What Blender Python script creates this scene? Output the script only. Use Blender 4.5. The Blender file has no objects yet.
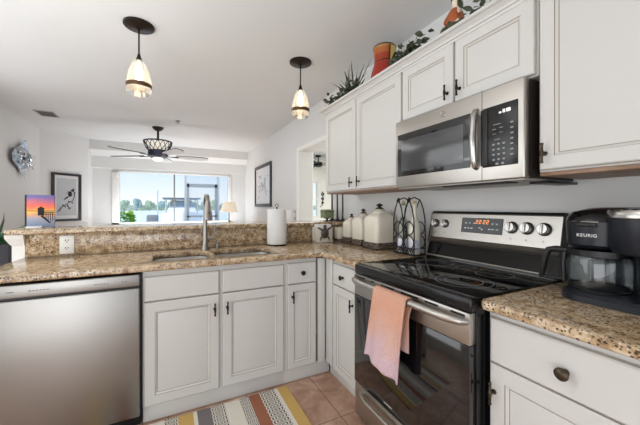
import bpy, bmesh, math, random
from mathutils import Vector, Matrix
random.seed(7)
S = bpy.context.scene
COL = S.collection
PI = math.pi
R = math.radians

# ------------------------------------------------------------------ camera
F_PX, HORIZON = 298.0, 207.0
YAW = math.atan(150.0 / F_PX)
cd = bpy.data.cameras.new('camera'); cam = bpy.data.objects.new('camera', cd); COL.objects.link(cam)
cam.location = (0, 0, 1.25); cam.rotation_euler = (R(90), 0, -YAW)
cd.sensor_width = 36.0; cd.lens = F_PX / 640 * 36.0; cd.shift_y = -(212.5 - HORIZON) / 640
cd.clip_start = 0.02; cd.clip_end = 600
S.camera = cam

# ------------------------------------------------------------------ colour management, world, lights
S.view_settings.view_transform = 'Standard'; S.view_settings.look = 'None'
S.view_settings.gamma = 1.0; S.view_settings.exposure = 0.08; S.view_settings.use_curve_mapping = False
S.cycles.use_denoising = True; S.cycles.denoising_input_passes = 'RGB_ALBEDO_NORMAL'; S.cycles.denoising_prefilter = 'ACCURATE'
S.cycles.max_bounces = 10; S.cycles.transparent_max_bounces = 16
S.cycles.sample_clamp_indirect = 6.0
S.cycles.caustics_refractive = False; S.cycles.caustics_reflective = False

def lin(c):
    return tuple(((v / 255) / 12.92 if v / 255 <= 0.04045 else (((v / 255) + 0.055) / 1.055) ** 2.4) for v in c) + (1.0,)

w = bpy.data.worlds.new('sky'); S.world = w; w.use_nodes = True
nt = w.node_tree; nt.nodes.clear()
wo = nt.nodes.new('ShaderNodeOutputWorld'); bg = nt.nodes.new('ShaderNodeBackground')
tc = nt.nodes.new('ShaderNodeTexCoord'); sx = nt.nodes.new('ShaderNodeSeparateXYZ'); cr = nt.nodes.new('ShaderNodeValToRGB')
nt.links.new(tc.outputs['Generated'], sx.inputs[0]); nt.links.new(sx.outputs['Z'], cr.inputs[0])
nt.links.new(cr.outputs[0], bg.inputs[0]); nt.links.new(bg.outputs[0], wo.inputs[0])
e = cr.color_ramp.elements
e[0].position = 0.0; e[0].color = lin((232, 240, 244))
e[1].position = 0.5; e[1].color = lin((120, 172, 226))
x = e.new(0.03); x.color = lin((234, 242, 247))
x = e.new(0.12); x.color = lin((202, 225, 247))
bg.inputs[1].default_value = 1.12

def light(name, kind, loc, power, color=(255, 255, 255), size=None, size_y=None, rot=(0, 0, 0), **k):
    d = bpy.data.lights.new(name, kind); d.energy = power; d.color = lin(color)[:3]
    if kind == 'AREA':
        d.shape = 'RECTANGLE'; d.size = size; d.size_y = size_y or size
    for a, v in k.items(): setattr(d, a, v)
    o = bpy.data.objects.new(name, d); COL.objects.link(o); o.location = loc; o.rotation_euler = rot
    return o
light('sun', 'SUN', (0, 0, 20), 3.2, (255, 248, 236), rot=(R(46), 0, R(-64)), angle=R(1.5))
light('kitchen_ceiling_fill', 'AREA', (-0.7, 1.2, 2.52), 3, (255, 252, 248), 1.1, 0.7)  # unseen area light added in place of a ceiling lamp
light('ceiling_bounce_fill', 'AREA', (-1.2, 1.1, 1.3), 30, (250, 252, 255), 1.4, 1.4, rot=(R(180), 0, 0))  # added area light aimed up, brightens the ceiling as bounced fill
light('kitchen_back_fill', 'AREA', (-1.0, -2.5, 0.85), 38, (238, 246, 255), 3.2, 1.8, rot=(R(90), 0, 0))  # added fill behind the camera; the back wall has no window
light('kitchen_left_fill', 'AREA', (-1.5, -0.2, 0.80), 32, (248, 251, 255), 2.6, 1.4, rot=(R(90), 0, R(-50)))  # added soft fill left of the camera, not set in any window
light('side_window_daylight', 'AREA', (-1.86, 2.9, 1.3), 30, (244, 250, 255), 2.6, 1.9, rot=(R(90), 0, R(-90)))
light('living_room_fill', 'AREA', (0.0, 4.3, 2.53), 11, (250, 252, 255), 1.6, 1.2)  # added ceiling fill for the living room; no lamp hangs here
light('sill_uplight_fill', 'AREA', (0.15, 6.85, 0.80), 30, (246, 250, 255), 2.3, 0.8, rot=(R(168), 0, 0))  # hidden area light added below the sill, imitates daylight rising to the ceiling
light('hall_fill', 'AREA', (2.9, 4.4, 2.5), 75, (252, 253, 255), 1.2, 1.2)  # added fill to brighten the hall, no visible source

# ------------------------------------------------------------------ materials
def _setup(name):
    m = bpy.data.materials.new(name); m.use_nodes = True
    return m, m.node_tree, m.node_tree.nodes['Principled BSDF']
def mat(name, c, rough=0.5, metal=0.0, emit=None, estr=0, coat=0, trans=0, ior=1.45, noise=0, nscale=30, bump=0, bscale=200, spec=None):
    m, t, b = _setup(name)
    b.inputs['Base Color'].default_value = lin(c); b.inputs['Roughness'].default_value = rough
    b.inputs['Metallic'].default_value = metal; b.inputs['IOR'].default_value = ior
    b.inputs['Transmission Weight'].default_value = trans; b.inputs['Coat Weight'].default_value = coat
    if spec is not None: b.inputs['Specular IOR Level'].default_value = spec
    if emit: b.inputs['Emission Color'].default_value = lin(emit); b.inputs['Emission Strength'].default_value = estr
    co = t.nodes.new('ShaderNodeTexCoord')
    if noise:
        n = t.nodes.new('ShaderNodeTexNoise'); n.inputs['Scale'].default_value = nscale; n.inputs['Detail'].default_value = 4
        r = t.nodes.new('ShaderNodeValToRGB')
        r.color_ramp.elements[0].position = 0.3; r.color_ramp.elements[1].position = 0.7
        r.color_ramp.elements[0].color = lin(tuple(max(0, v - noise) for v in c)); r.color_ramp.elements[1].color = lin(tuple(min(255, v + noise) for v in c))
        t.links.new(co.outputs['Object'], n.inputs['Vector']); t.links.new(n.outputs[0], r.inputs[0]); t.links.new(r.outputs[0], b.inputs['Base Color'])
    if bump:
        n = t.nodes.new('ShaderNodeTexNoise'); n.inputs['Scale'].default_value = bscale
        k = t.nodes.new('ShaderNodeBump'); k.inputs['Strength'].default_value = bump; k.inputs['Distance'].default_value = 0.01
        t.links.new(co.outputs['Object'], n.inputs['Vector']); t.links.new(n.outputs[0], k.inputs['Height']); t.links.new(k.outputs[0], b.inputs['Normal'])
    return m

def ramp(t, src, stops, interp='LINEAR'):
    r = t.nodes.new('ShaderNodeValToRGB'); r.color_ramp.interpolation = interp
    el = r.color_ramp.elements
    el[0].position = stops[0][0]; el[0].color = lin(stops[0][1])
    el[1].position = stops[-1][0]; el[1].color = lin(stops[-1][1])
    for p, c in stops[1:-1]:
        q = el.new(p); q.color = lin(c)
    t.links.new(src, r.inputs[0]); return r.outputs[0]
def mixc(t, fac, a, b, mode='MIX'):
    n = t.nodes.new('ShaderNodeMix'); n.data_type = 'RGBA'; n.blend_type = mode
    for inp, v in ((n.inputs[0], fac), (n.inputs[6], a), (n.inputs[7], b)):
        if hasattr(v, 'links'): t.links.new(v, inp)
        else: inp.default_value = v
    return n.outputs[2]
def mth(t, op, a, b=None):
    n = t.nodes.new('ShaderNodeMath'); n.operation = op
    for i, v in enumerate((a, b)):
        if v is None: continue
        if hasattr(v, 'links'): t.links.new(v, n.inputs[i])
        else: n.inputs[i].default_value = v
    return n.outputs[0]
def tex(t, kind, scale, vec, **k):
    n = t.nodes.new(kind); n.inputs['Scale'].default_value = scale; t.links.new(vec, n.inputs['Vector'])
    for a, v in k.items(): n.inputs[a].default_value = v
    return n

def granite():
    m, t, b = _setup('granite')
    o = t.nodes.new('ShaderNodeTexCoord').outputs['Object']
    n1 = tex(t, 'ShaderNodeTexNoise', 26, o, Detail=6, Roughness=0.65)
    base = ramp(t, n1.outputs[0], [(0.3, (104, 76, 52)), (0.42, (166, 138, 106)), (0.52, (196, 171, 136)), (0.64, (216, 198, 170)), (0.75, (228, 220, 206))])
    n2 = tex(t, 'ShaderNodeTexNoise', 75, o, Detail=4, Roughness=0.7)
    f2 = ramp(t, n2.outputs[0], [(0.56, (0, 0, 0)), (0.63, (255, 255, 255))])
    c = mixc(t, f2, base, lin((108, 82, 62)))
    n3 = tex(t, 'ShaderNodeTexVoronoi', 85, o)
    n4 = tex(t, 'ShaderNodeTexNoise', 18, o, Detail=3)
    th = mth(t, 'MULTIPLY', n4.outputs[0], 0.74)
    f3 = mth(t, 'LESS_THAN', n3.outputs['Distance'], mth(t, 'SUBTRACT', th, 0.08))
    c = mixc(t, mth(t, 'MULTIPLY', f3, 0.85), c, lin((42, 34, 30)))
    n5 = tex(t, 'ShaderNodeTexVoronoi', 60, o)
    f5 = mth(t, 'LESS_THAN', n5.outputs['Distance'], 0.16)
    c = mixc(t, mth(t, 'MULTIPLY', f5, 0.6), c, lin((226, 222, 214)))
    t.links.new(c, b.inputs['Base Color'])
    b.inputs['Roughness'].default_value = 0.12; b.inputs['IOR'].default_value = 1.55
    return m
def tile():
    m, t, b = _setup('floor_tile')
    o = t.nodes.new('ShaderNodeTexCoord').outputs['Object']
    s = t.nodes.new('ShaderNodeSeparateXYZ'); t.links.new(o, s.inputs[0])
    def cell(v, off): return mth(t, 'DIVIDE', mth(t, 'SUBTRACT', v, off), 0.46)
    cx, cy = cell(s.outputs[0], 0.912), cell(s.outputs[1], 1.53)
    def line(cv): return mth(t, 'LESS_THAN', mth(t, 'ABSOLUTE', mth(t, 'SUBTRACT', mth(t, 'FRACT', mth(t, 'ADD', cv, 0.5)), 0.5)), 0.007)
    g = mth(t, 'MAXIMUM', line(cx), line(cy))
    n = tex(t, 'ShaderNodeTexNoise', 5, o, Detail=7, Roughness=0.6, Distortion=1.6)
    c = ramp(t, n.outputs[0], [(0.25, (150, 112, 92)), (0.45, (184, 146, 124)), (0.58, (200, 166, 144)), (0.66, (214, 188, 170)), (0.75, (186, 148, 126))])
    cb = t.nodes.new('ShaderNodeCombineXYZ'); t.links.new(mth(t, 'FLOOR', cx), cb.inputs[0]); t.links.new(mth(t, 'FLOOR', cy), cb.inputs[1])
    wn = t.nodes.new('ShaderNodeTexWhiteNoise'); t.links.new(cb.outputs[0], wn.inputs['Vector'])
    c = mixc(t, mth(t, 'MULTIPLY', wn.outputs[0], 0.25), c, lin((150, 104, 82)))
    c = mixc(t, g, c, lin((118, 92, 76)))
    t.links.new(c, b.inputs['Base Color']); b.inputs['Roughness'].default_value = 0.32
    return m
def steel(name='stainless_steel', c=(196, 192, 186), rough=0.27, axis=2):
    m, t, b = _setup(name)
    o = t.nodes.new('ShaderNodeTexCoord').outputs['Object']
    mp = t.nodes.new('ShaderNodeMapping'); sc = [260, 260, 260]; sc[axis] = 3
    mp.inputs['Scale'].default_value = sc; t.links.new(o, mp.inputs[0])
    n = tex(t, 'ShaderNodeTexNoise', 1, mp.outputs[0], Detail=2)
    r = t.nodes.new('ShaderNodeMapRange'); t.links.new(n.outputs[0], r.inputs[0]); r.inputs[3].default_value = rough; r.inputs[4].default_value = rough + 0.004
    t.links.new(r.outputs[0], b.inputs['Roughness'])
    b.inputs['Base Color'].default_value = lin(c); b.inputs['Metallic'].default_value = 1.0
    return m
def thin_glass(name, tint=(255, 255, 255), gl=0.08, veil=0.0):
    m = bpy.data.materials.new(name); m.use_nodes = True; t = m.node_tree; t.nodes.clear()
    out = t.nodes.new('ShaderNodeOutputMaterial'); tr = t.nodes.new('ShaderNodeBsdfTransparent'); g = t.nodes.new('ShaderNodeBsdfGlossy')
    tr.inputs[0].default_value = lin(tint); g.inputs['Roughness'].default_value = 0.02
    mx = t.nodes.new('ShaderNodeMixShader'); lw = t.nodes.new('ShaderNodeLayerWeight'); lw.inputs[0].default_value = 0.25
    t.links.new(mth(t, 'MULTIPLY', mth(t, 'ADD', lw.outputs['Fresnel'], gl), 0.7), mx.inputs[0])
    t.links.new(tr.outputs[0], mx.inputs[1]); t.links.new(g.outputs[0], mx.inputs[2])
    last = mx.outputs[0]
    if veil:
        d = t.nodes.new('ShaderNodeBsdfTranslucent'); d.inputs[0].default_value = lin((236, 240, 242))
        m2 = t.nodes.new('ShaderNodeMixShader'); m2.inputs[0].default_value = veil
        t.links.new(last, m2.inputs[1]); t.links.new(d.outputs[0], m2.inputs[2]); last = m2.outputs[0]
    t.links.new(last, out.inputs[0]); return m

GRANITE = granite(); TILE = tile(); STEEL = steel(); STEELH = steel('stainless_steel_brushed_sideways', (184, 180, 174), 0.34, axis=1)
STEELX = steel('stainless_steel_dishwasher', (150, 148, 144), 0.36, axis=0)
SINKM = steel('sink_steel', (220, 218, 214), 0.42)
WALL = mat('wall_paint', (220, 220, 218), 0.85, bump=0.06, bscale=90)
CEIL = mat('ceiling_paint', (220, 221, 220), 0.9, bump=0.12, bscale=70)
WHITE = mat('white_trim_paint', (236, 235, 230), 0.45)
CAB = mat('cabinet_paint', (207, 206, 202), 0.38)
GLAZE = mat('cabinet_glaze', (150, 138, 120), 0.5)
SHADOWGAP = mat('cabinet_gap_shade', (166, 158, 146), 0.6)  # shade of the door gaps put into a greyer colour
WOOD = mat('brown_wood', (146, 118, 96), 0.5, noise=18, nscale=12)
BRONZE = mat('dark_bronze', (46, 38, 32), 0.38, 0.7)
ABRONZE = mat('antique_bronze', (74, 64, 50), 0.4, 0.8, noise=18, nscale=90)
BLACK = mat('black_plastic', (18, 18, 20), 0.38)
BLACKG = mat('black_glass', (8, 8, 9), 0.04, ior=1.5)
OVENG = mat('oven_door_glass', (12, 12, 13), 0.06, ior=1.75)
ENAMEL = mat('black_enamel', (16, 16, 18), 0.2)
CHROME = mat('chrome', (214, 212, 208), 0.12, 1.0)
NICKEL = mat('brushed_nickel', (150, 146, 140), 0.3, 1.0)
KNOBM = mat('polished_steel', (190, 188, 184), 0.24, 1.0)
GREYTXT = mat('grey_print', (150, 150, 150), 0.5)
WHITETXT = mat('white_print', (225, 225, 225), 0.5)
IRON = mat('wrought_iron', (34, 31, 31), 0.45, 0.4)
CERAM = mat('white_ceramic', (228, 222, 206), 0.22, coat=0.4)
PAPER = mat('paper_towel', (238, 238, 236), 0.95, bump=0.35, bscale=160)
GLASSB = mat('clear_bottle_glass', (235, 244, 240), 0.03, trans=1.0, ior=1.3)
LEAF = mat('dark_leaf', (66, 74, 54), 0.6, noise=18, nscale=20)
GREENL = mat('bright_leaf', (158, 206, 66), 0.55, noise=30, nscale=6)
PLASTW = mat('white_plastic', (240, 239, 234), 0.35)
WPANE = thin_glass('window_glass', gl=0.0)
SCREEN = thin_glass('porch_screen', gl=0.0, veil=0.14)

# ------------------------------------------------------------------ mesh helpers
class MB:
    def __init__(s): s.bm = bmesh.new(); s.mi = 0
    def _tag(s, n0):
        s.bm.faces.ensure_lookup_table()
        for f in s.bm.faces[n0:]: f.material_index = s.mi
    def box(s, x0, x1, y0, y1, z0, z1, bev=0, seg=2, M=None):
        n0 = len(s.bm.faces)
        mt = Matrix.Translation(((x0 + x1) / 2, (y0 + y1) / 2, (z0 + z1) / 2)) @ Matrix.Diagonal((abs(x1 - x0), abs(y1 - y0), abs(z1 - z0), 1))
        t = bmesh.new(); bmesh.ops.create_cube(t, size=1, matrix=mt)
        if bev: bmesh.ops.bevel(t, geom=t.edges[:], offset=bev, segments=seg, affect='EDGES', profile=0.5)
        return s._merge(t, M)
    def _merge(s, t, M=None):
        if M is not None: bmesh.ops.transform(t, matrix=M, verts=t.verts)
        mp = {}
        for v in t.verts: mp[v] = s.bm.verts.new(v.co)
        for f in t.faces:
            try:
                g = s.bm.faces.new([mp[v] for v in f.verts]); g.material_index = s.mi
            except ValueError: pass
        t.free(); return s
    def cyl(s, p0, p1, r0, r1=None, n=16, caps=True):
        return s.tube([p0, p1], [r0, r0 if r1 is None else r1], n, caps=caps)
    def tube(s, pts, r, n=8, closed=False, caps=True, flat=1.0):
        pts = [Vector(p) for p in pts]; N = len(pts)
        rr = r if isinstance(r, (list, tuple)) else [r] * N
        tang = []
        for i in range(N):
            if closed: d = pts[(i + 1) % N] - pts[i - 1]
            else: d = pts[min(i + 1, N - 1)] - pts[max(i - 1, 0)]
            tang.append(d.normalized())
        up = Vector((0, 0, 1)) if abs(tang[0].z) < 0.9 else Vector((0, 1, 0))
        u = tang[0].cross(up).normalized(); rings = []
        for i in range(N):
            u = (u - tang[i] * u.dot(tang[i])).normalized(); v = tang[i].cross(u)
            rings.append([s.bm.verts.new(pts[i] + (u * math.cos(2 * PI * k / n) + v * math.sin(2 * PI * k / n) * flat) * rr[i]) for k in range(n)])
        for i in range(N if closed else N - 1):
            a, b = rings[i], rings[(i + 1) % N]
            for k in range(n):
                s.bm.faces.new((a[k], a[(k + 1) % n], b[(k + 1) % n], b[k])).material_index = s.mi
        if caps and not closed:
            s.bm.faces.new(rings[0][::-1]).material_index = s.mi; s.bm.faces.new(rings[-1]).material_index = s.mi
        return s
    def lathe(s, prof, c=(0, 0, 0), n=32, M=None, close=True, sq=0, rot=0):
        # prof: (radius, z); sq>0 makes a rounded-square section
        def rad(a):
            if not sq: return 1.0
            p = sq; return 1.0 / ((abs(math.cos(a)) ** p + abs(math.sin(a)) ** p) ** (1 / p))
        t = bmesh.new(); rings = []
        for r, z in prof:
            if r < 1e-6: rings.append([t.verts.new((0, 0, z))])
            else: rings.append([t.verts.new((r * rad(2 * PI * k / n) * math.cos(2 * PI * k / n + rot), r * rad(2 * PI * k / n) * math.sin(2 * PI * k / n + rot), z)) for k in range(n)])
        for a, b in zip(rings, rings[1:]):
            for k in range(n):
                k2 = (k + 1) % n
                if len(a) == 1 and len(b) == 1: continue
                if len(a) == 1: t.faces.new((a[0], b[k2], b[k]))
                elif len(b) == 1: t.faces.new((a[k], a[k2], b[0]))
                else: t.faces.new((a[k], a[k2], b[k2], b[k]))
        if close:
            for rg in (rings[0][::-1], rings[-1]):
                if len(rg) > 1: t.faces.new(rg)
        mt = Matrix.Translation(c)
        if M is not None: mt = mt @ M
        return s._merge(t, mt)
    def ball(s, c, r, n=16, M=None):
        rx, ry, rz = r if isinstance(r, (list, tuple)) else (r, r, r)
        t = bmesh.new(); bmesh.ops.create_uvsphere(t, u_segments=n, v_segments=max(6, n // 2), radius=1)
        mt = Matrix.Translation(c) @ (M or Matrix.Identity(4)) @ Matrix.Diagonal((rx, ry, rz, 1))
        return s._merge(t, mt)
    def grid(s, fn, nu, nv, closeu=False):
        V = [[s.bm.verts.new(fn(i / nu, j / nv)) for j in range(nv + 1)] for i in range(nu + (0 if closeu else 1))]
        L = len(V)
        for i in range(nu):
            for j in range(nv):
                s.bm.faces.new((V[i][j], V[(i + 1) % L][j], V[(i + 1) % L][j + 1], V[i][j + 1])).material_index = s.mi
        return s
    def loops(s, lp, cap0=True, cap1=True):
        rings = [[s.bm.verts.new(p) for p in l[0]] for l in lp]; n = len(rings[0])
        for i in range(1, len(rings)):
            for k in range(n):
                s.bm.faces.new((rings[i - 1][k], rings[i - 1][(k + 1) % n], rings[i][(k + 1) % n], rings[i][k])).material_index = lp[i][1]
        if cap0: s.bm.faces.new(rings[0][::-1]).material_index = lp[0][1]
        if cap1: s.bm.faces.new(rings[-1]).material_index = lp[-1][1]
        return s
    def prism(s, poly, p0, p1, fn):
        # polygon (a,b) swept between two parameters; fn(a,b,t) -> point
        A = [s.bm.verts.new(fn(a, b, p0)) for a, b in poly]; B = [s.bm.verts.new(fn(a, b, p1)) for a, b in poly]; n = len(poly)
        for k in range(n): s.bm.faces.new((A[k], A[(k + 1) % n], B[(k + 1) % n], B[k])).material_index = s.mi
        s.bm.faces.new(A[::-1]).material_index = s.mi; s.bm.faces.new(B).material_index = s.mi
        return s
    def leaf(s, p, d, L, W, up=None, bend=0.15):
        d = Vector(d).normalized(); up = Vector(up or (random.uniform(-1, 1), random.uniform(-1, 1), random.uniform(0.2, 1)))
        side = d.cross(up)
        if side.length < 1e-3: side = d.cross(Vector((1, 0.3, 0)))
        side.normalize(); nn = side.cross(d); p = Vector(p); prev = None
        for t, ww in ((0, .08), (.25, .8), (.5, 1), (.78, .6), (1, .03)):
            c = p + d * L * t - nn * bend * L * t * t
            cur = [s.bm.verts.new(c - side * W * ww / 2 + nn * W * .12 * ww), s.bm.verts.new(c), s.bm.verts.new(c + side * W * ww / 2 + nn * W * .12 * ww)]
            if prev:
                for k in (0, 1): s.bm.faces.new((prev[k], prev[k + 1], cur[k + 1], cur[k])).material_index = s.mi
            prev = cur
        return s

ORG = {}
def finish(mb, name, mats, org=(0, 0, 0), smooth=35, mods=None):
    bm = mb.bm
    bmesh.ops.recalc_face_normals(bm, faces=bm.faces)
    if any(abs(v) > 1e-9 for v in org): bmesh.ops.translate(bm, vec=-Vector(org), verts=bm.verts)
    me = bpy.data.meshes.new(name); bm.to_mesh(me); bm.free()
    for m in (mats if isinstance(mats, (list, tuple)) else [mats]): me.materials.append(m)
    if smooth:
        me.polygons.foreach_set('use_smooth', [True] * len(me.polygons)); me.set_sharp_from_angle(angle=R(smooth))
    o = bpy.data.objects.new(name, me); COL.objects.link(o)
    return o
def thing(name, label, cat, loc=(0, 0, 0), group=None, rz=0):
    o = bpy.data.objects.new(name, None); COL.objects.link(o); o.location = loc; o.rotation_euler = (0, 0, rz); o.empty_display_size = 0.05
    o['label'] = label; o['category'] = cat
    if group: o['group'] = group
    ORG[o.name] = Vector(loc); return o
def part(mb, name, mats, parent, local=False, label=None, smooth=35):
    org = (0, 0, 0) if local else ORG[parent.name]
    o = finish(mb, name, mats, org, smooth); o.parent = parent; ORG[o.name] = ORG[parent.name]
    if label: o['label'] = label
    return o
def solo(mb, name, mats, label, cat, loc=(0, 0, 0), group=None, smooth=35, local=False):
    o = finish(mb, name, mats, (0, 0, 0) if local else loc, smooth); o.location = loc
    o['label'] = label; o['category'] = cat
    if group: o['group'] = group
    ORG[o.name] = Vector(loc); return o
def struct(mb, name, mats, smooth=35):
    o = finish(mb, name, mats, smooth=smooth); o['kind'] = 'structure'; ORG[o.name] = Vector((0, 0, 0)); return o
def dup(o, loc, rz=None, label=None, scale=None):
    r = o.copy(); COL.objects.link(r); r.location = loc
    if rz is not None: r.rotation_euler = (0, 0, rz)
    if label: r['label'] = label
    if scale: r.scale = (scale,) * 3
    for ch in o.children:
        c = ch.copy(); COL.objects.link(c); c.parent = r
        for g in ch.children:
            d = g.copy(); COL.objects.link(d); d.parent = c
    return r
def text_mb(txt, size, M, depth=0.0006, bold=False):
    cu = bpy.data.curves.new('t', 'FONT'); cu.body = txt; cu.size = size; cu.extrude = depth; cu.align_x = 'CENTER'; cu.align_y = 'CENTER'
    if bold: cu.offset = size * 0.008; cu.space_character = 1.15
    o = bpy.data.objects.new('t', cu); COL.objects.link(o)
    dg = bpy.context.evaluated_depsgraph_get(); me = bpy.data.meshes.new_from_object(o.evaluated_get(dg))
    mb = MB(); mb.bm.from_mesh(me); bmesh.ops.transform(mb.bm, matrix=M, verts=mb.bm.verts)
    bpy.data.objects.remove(o); bpy.data.curves.remove(cu); bpy.data.meshes.remove(me)
    return mb
def basis(o, u, v, n):
    return Matrix(((u[0], v[0], n[0], o[0]), (u[1], v[1], n[1], o[1]), (u[2], v[2], n[2], o[2]), (0, 0, 0, 1)))

class Face:      # a vertical cabinet front: u along it, z up, d outwards
    def __init__(s, o, u, n): s.o = Vector(o); s.u = Vector(u); s.n = Vector(n)
    def p(s, u, z, d): return s.o + s.u * u + Vector((0, 0, z)) + s.n * d
PEN = Face((0, 1.985, 0), (1, 0, 0), (0, -1, 0))
RGT = Face((1.055, 0, 0), (0, 1, 0), (-1, 0, 0))
UPP = Face((1.32, 0, 0), (0, 1, 0), (-1, 0, 0))

def rect(f, u0, u1, z0, z1, i, d): return [f.p(u0 + i, z0 + i, d), f.p(u1 - i, z0 + i, d), f.p(u1 - i, z1 - i, d), f.p(u0 + i, z1 - i, d)]
def door_panel(f, u0, u1, z0, z1, fr=0.055, d=0.02):
    q = lambda i, dd: rect(f, u0, u1, z0, z1, i, dd)
    mb = MB()
    mb.loops([(q(0, 0), 1), (q(0, d - .005), 0), (q(.0012, d - .0035), 1), (q(.006, d), 0), (q(fr, d), 0), (q(fr + .0018, d - .003), 1),
              (q(fr + .004, d - .002), 0), (q(fr + .011, d - .0085), 0), (q(fr + .0135, d - .010), 1), (q(fr + .017, d - .009), 0)])
    return mb
def slab_panel(f, u0, u1, z0, z1, d=0.02):
    q = lambda i, dd: rect(f, u0, u1, z0, z1, i, dd)
    mb = MB(); mb.loops([(q(0, 0), 1), (q(0, d - .006), 0), (q(.0014, d - .0042), 1), (q(.007, d), 0), (q(.02, d), 0)]); return mb
def pull(f, u, z, d, parent, m=BRONZE, h=0.078):
    mb = MB(); c = f.p(u, z, d + .024)
    mb.lathe([(0, -h/2), (.0052, -h/2), (.0062, -h/2 + .004), (.0045, -h/2 + .009), (.0048, -.012), (.0066, -.009), (.0066, .009), (.0048, .012), (.0045, h/2 - .009), (.0062, h/2 - .004), (.0052, h/2), (0, h/2)], c, 12)
    a = f.p(u, z, d + .020); b = f.p(u, z, d - .001)
    mb.tube([a, f.p(u, z, d + .012), f.p(u, z, d + .004), f.p(u, z, d + .003), b], [.005, .0045, .005, .009, .009], 12)
    return part(mb, 'handle', m, parent)
def knob(f, u, z, d, parent, m=BRONZE, s=1.0, name='knob'):
    q = f.n.to_track_quat('Z', 'Y').to_matrix().to_4x4(); mb = MB()
    mb.lathe([(r * s, h * s) for r, h in [(.009, -.001), (.009, .002), (.006, .005), (.0055, .012), (.012, .016), (.0165, .021), (.0165, .025), (.012, .029), (.004, .0305), (0, .0305)]], f.p(u, z, d), 20, M=q)
    return part(mb, name, m, parent)
CABM = [CAB, SHADOWGAP]; DOORM = [CAB, GLAZE]

# ------------------------------------------------------------------ the room
ZC = 2.55
mb = MB(); mb.box(-2.1, 1.8, -2.6, 7.5, -0.1, 0); struct(mb, 'floor', TILE, 0)
mb = MB(); mb.box(1.8, 4.3, 2.5, 7.5, -0.1, 0); struct(mb, 'floor_hall', mat('pale_hall_floor', (206, 202, 194), .6), 0)
mb = MB(); mb.box(-2.1, 1.8, -2.6, 7.5, ZC, ZC + .1); mb.box(1.8, 4.3, 2.5, 7.5, ZC, ZC + .1); struct(mb, 'ceiling', CEIL, 0)
mb = MB(); mb.box(1.65, 1.86, -2.6, 3.0, 0, ZC); mb.box(1.65, 1.86, 3.0, 3.95, 2.05, ZC); mb.box(1.65, 1.86, 3.95, 7.5, 0, ZC); struct(mb, 'wall_right', WALL, 0)
mb = MB(); mb.box(-2.04, -1.92, -2.6, 6.46, 0, ZC)
struct(mb, 'wall_left', WALL, 0)
mb = MB(); mb.prism([(-1.92, 6.46), (-1.38, 7.0), (-1.38, 7.5), (-2.04, 7.5), (-2.04, 6.46)], 0, ZC, lambda a, b, t: (a, b, t)); struct(mb, 'wall_diagonal', WALL, 0)
mb = MB(); mb.box(-1.4, 1.65, 7.35, 7.47, 0, .88); mb.box(-1.4, 1.65, 7.35, 7.47, 2.0, ZC); mb.box(-1.4, -1.06, 7.35, 7.47, .88, 2.0); mb.box(1.31, 1.65, 7.35, 7.47, .88, 2.0)
struct(mb, 'wall_far', WALL, 0)
mb = MB(); mb.box(-2.04, 1.77, -2.7, -2.6, 0, ZC); struct(mb, 'wall_back', WALL, 0)
# dropped cornice across the far end: upright lip, sloping underside, flat header
mb = MB(); mb.prism([(7.08, ZC), (7.08, 2.365), (7.10, 2.365), (7.28, 2.265), (7.28, 2.04), (7.35, 2.04), (7.35, ZC)], -1.38, 1.65, lambda a, b, t: (t, a, b)); struct(mb, 'trim_1', WALL, 0)
# knee wall under the raised bar, with its white capped end post
mb = MB(); mb.box(-.915, 1.65, 2.645, 2.80, 0, 1.068); mb.box(-.915, -.851, 2.62, 2.645, 0, 1.0)
mb.loops([([(-.918, 2.645, 1.0), (-.851, 2.645, 1.0), (-.851, 2.615, 1.0), (-.918, 2.615, 1.0)], 0), ([(-.942, 2.645, 1.045), (-.851, 2.645, 1.045), (-.851, 2.595, 1.045), (-.942, 2.595, 1.045)], 0),
          ([(-.942, 2.645, 1.069), (-.851, 2.645, 1.069), (-.851, 2.59, 1.069), (-.942, 2.59, 1.069)], 0)])
struct(mb, 'wall_bar', WHITE, 0)
# doorway casing in the right wall and the room beyond it
mb = MB(); mb.box(1.635, 1.65, 3.95, 4.0, 0, 2.0495); mb.box(1.635, 1.65, 3.0, 4.0, 2.05, 2.10); mb.box(1.86, 1.88, 3.95, 4.04, 0, 2.12, .004); struct(mb, 'trim_2', WHITE)
CREAM = mat('cream_wall_paint', (244, 243, 236), 0.85)
mb = MB(); mb.box(4.2, 4.3, 2.5, 7.5, 0, ZC); struct(mb, 'wall_hall', CREAM, 0)
mb = MB(); mb.box(1.86, 3.1, 7.4, 7.5, 0, ZC); mb.box(3.64, 4.3, 7.4, 7.5, 0, ZC); mb.box(3.1, 3.64, 7.4, 7.5, 0, 1.0); mb.box(3.1, 3.64, 7.4, 7.5, 1.92, ZC); mb.box(1.86, 4.3, 2.4, 2.5, 0, ZC); struct(mb, 'wall_hall_end', CREAM, 0)

mb = MB()
for a_, b_, c_, d_ in ((3.06, 3.11, .96, 1.96), (3.63, 3.68, .96, 1.96), (3.11, 3.63, .96, 1.01), (3.11, 3.63, 1.91, 1.96), (3.11, 3.63, 1.45, 1.48)): mb.box(a_, b_, 7.385, 7.44, c_, d_, .003)
struct(mb, 'window_2', WHITE)
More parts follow.
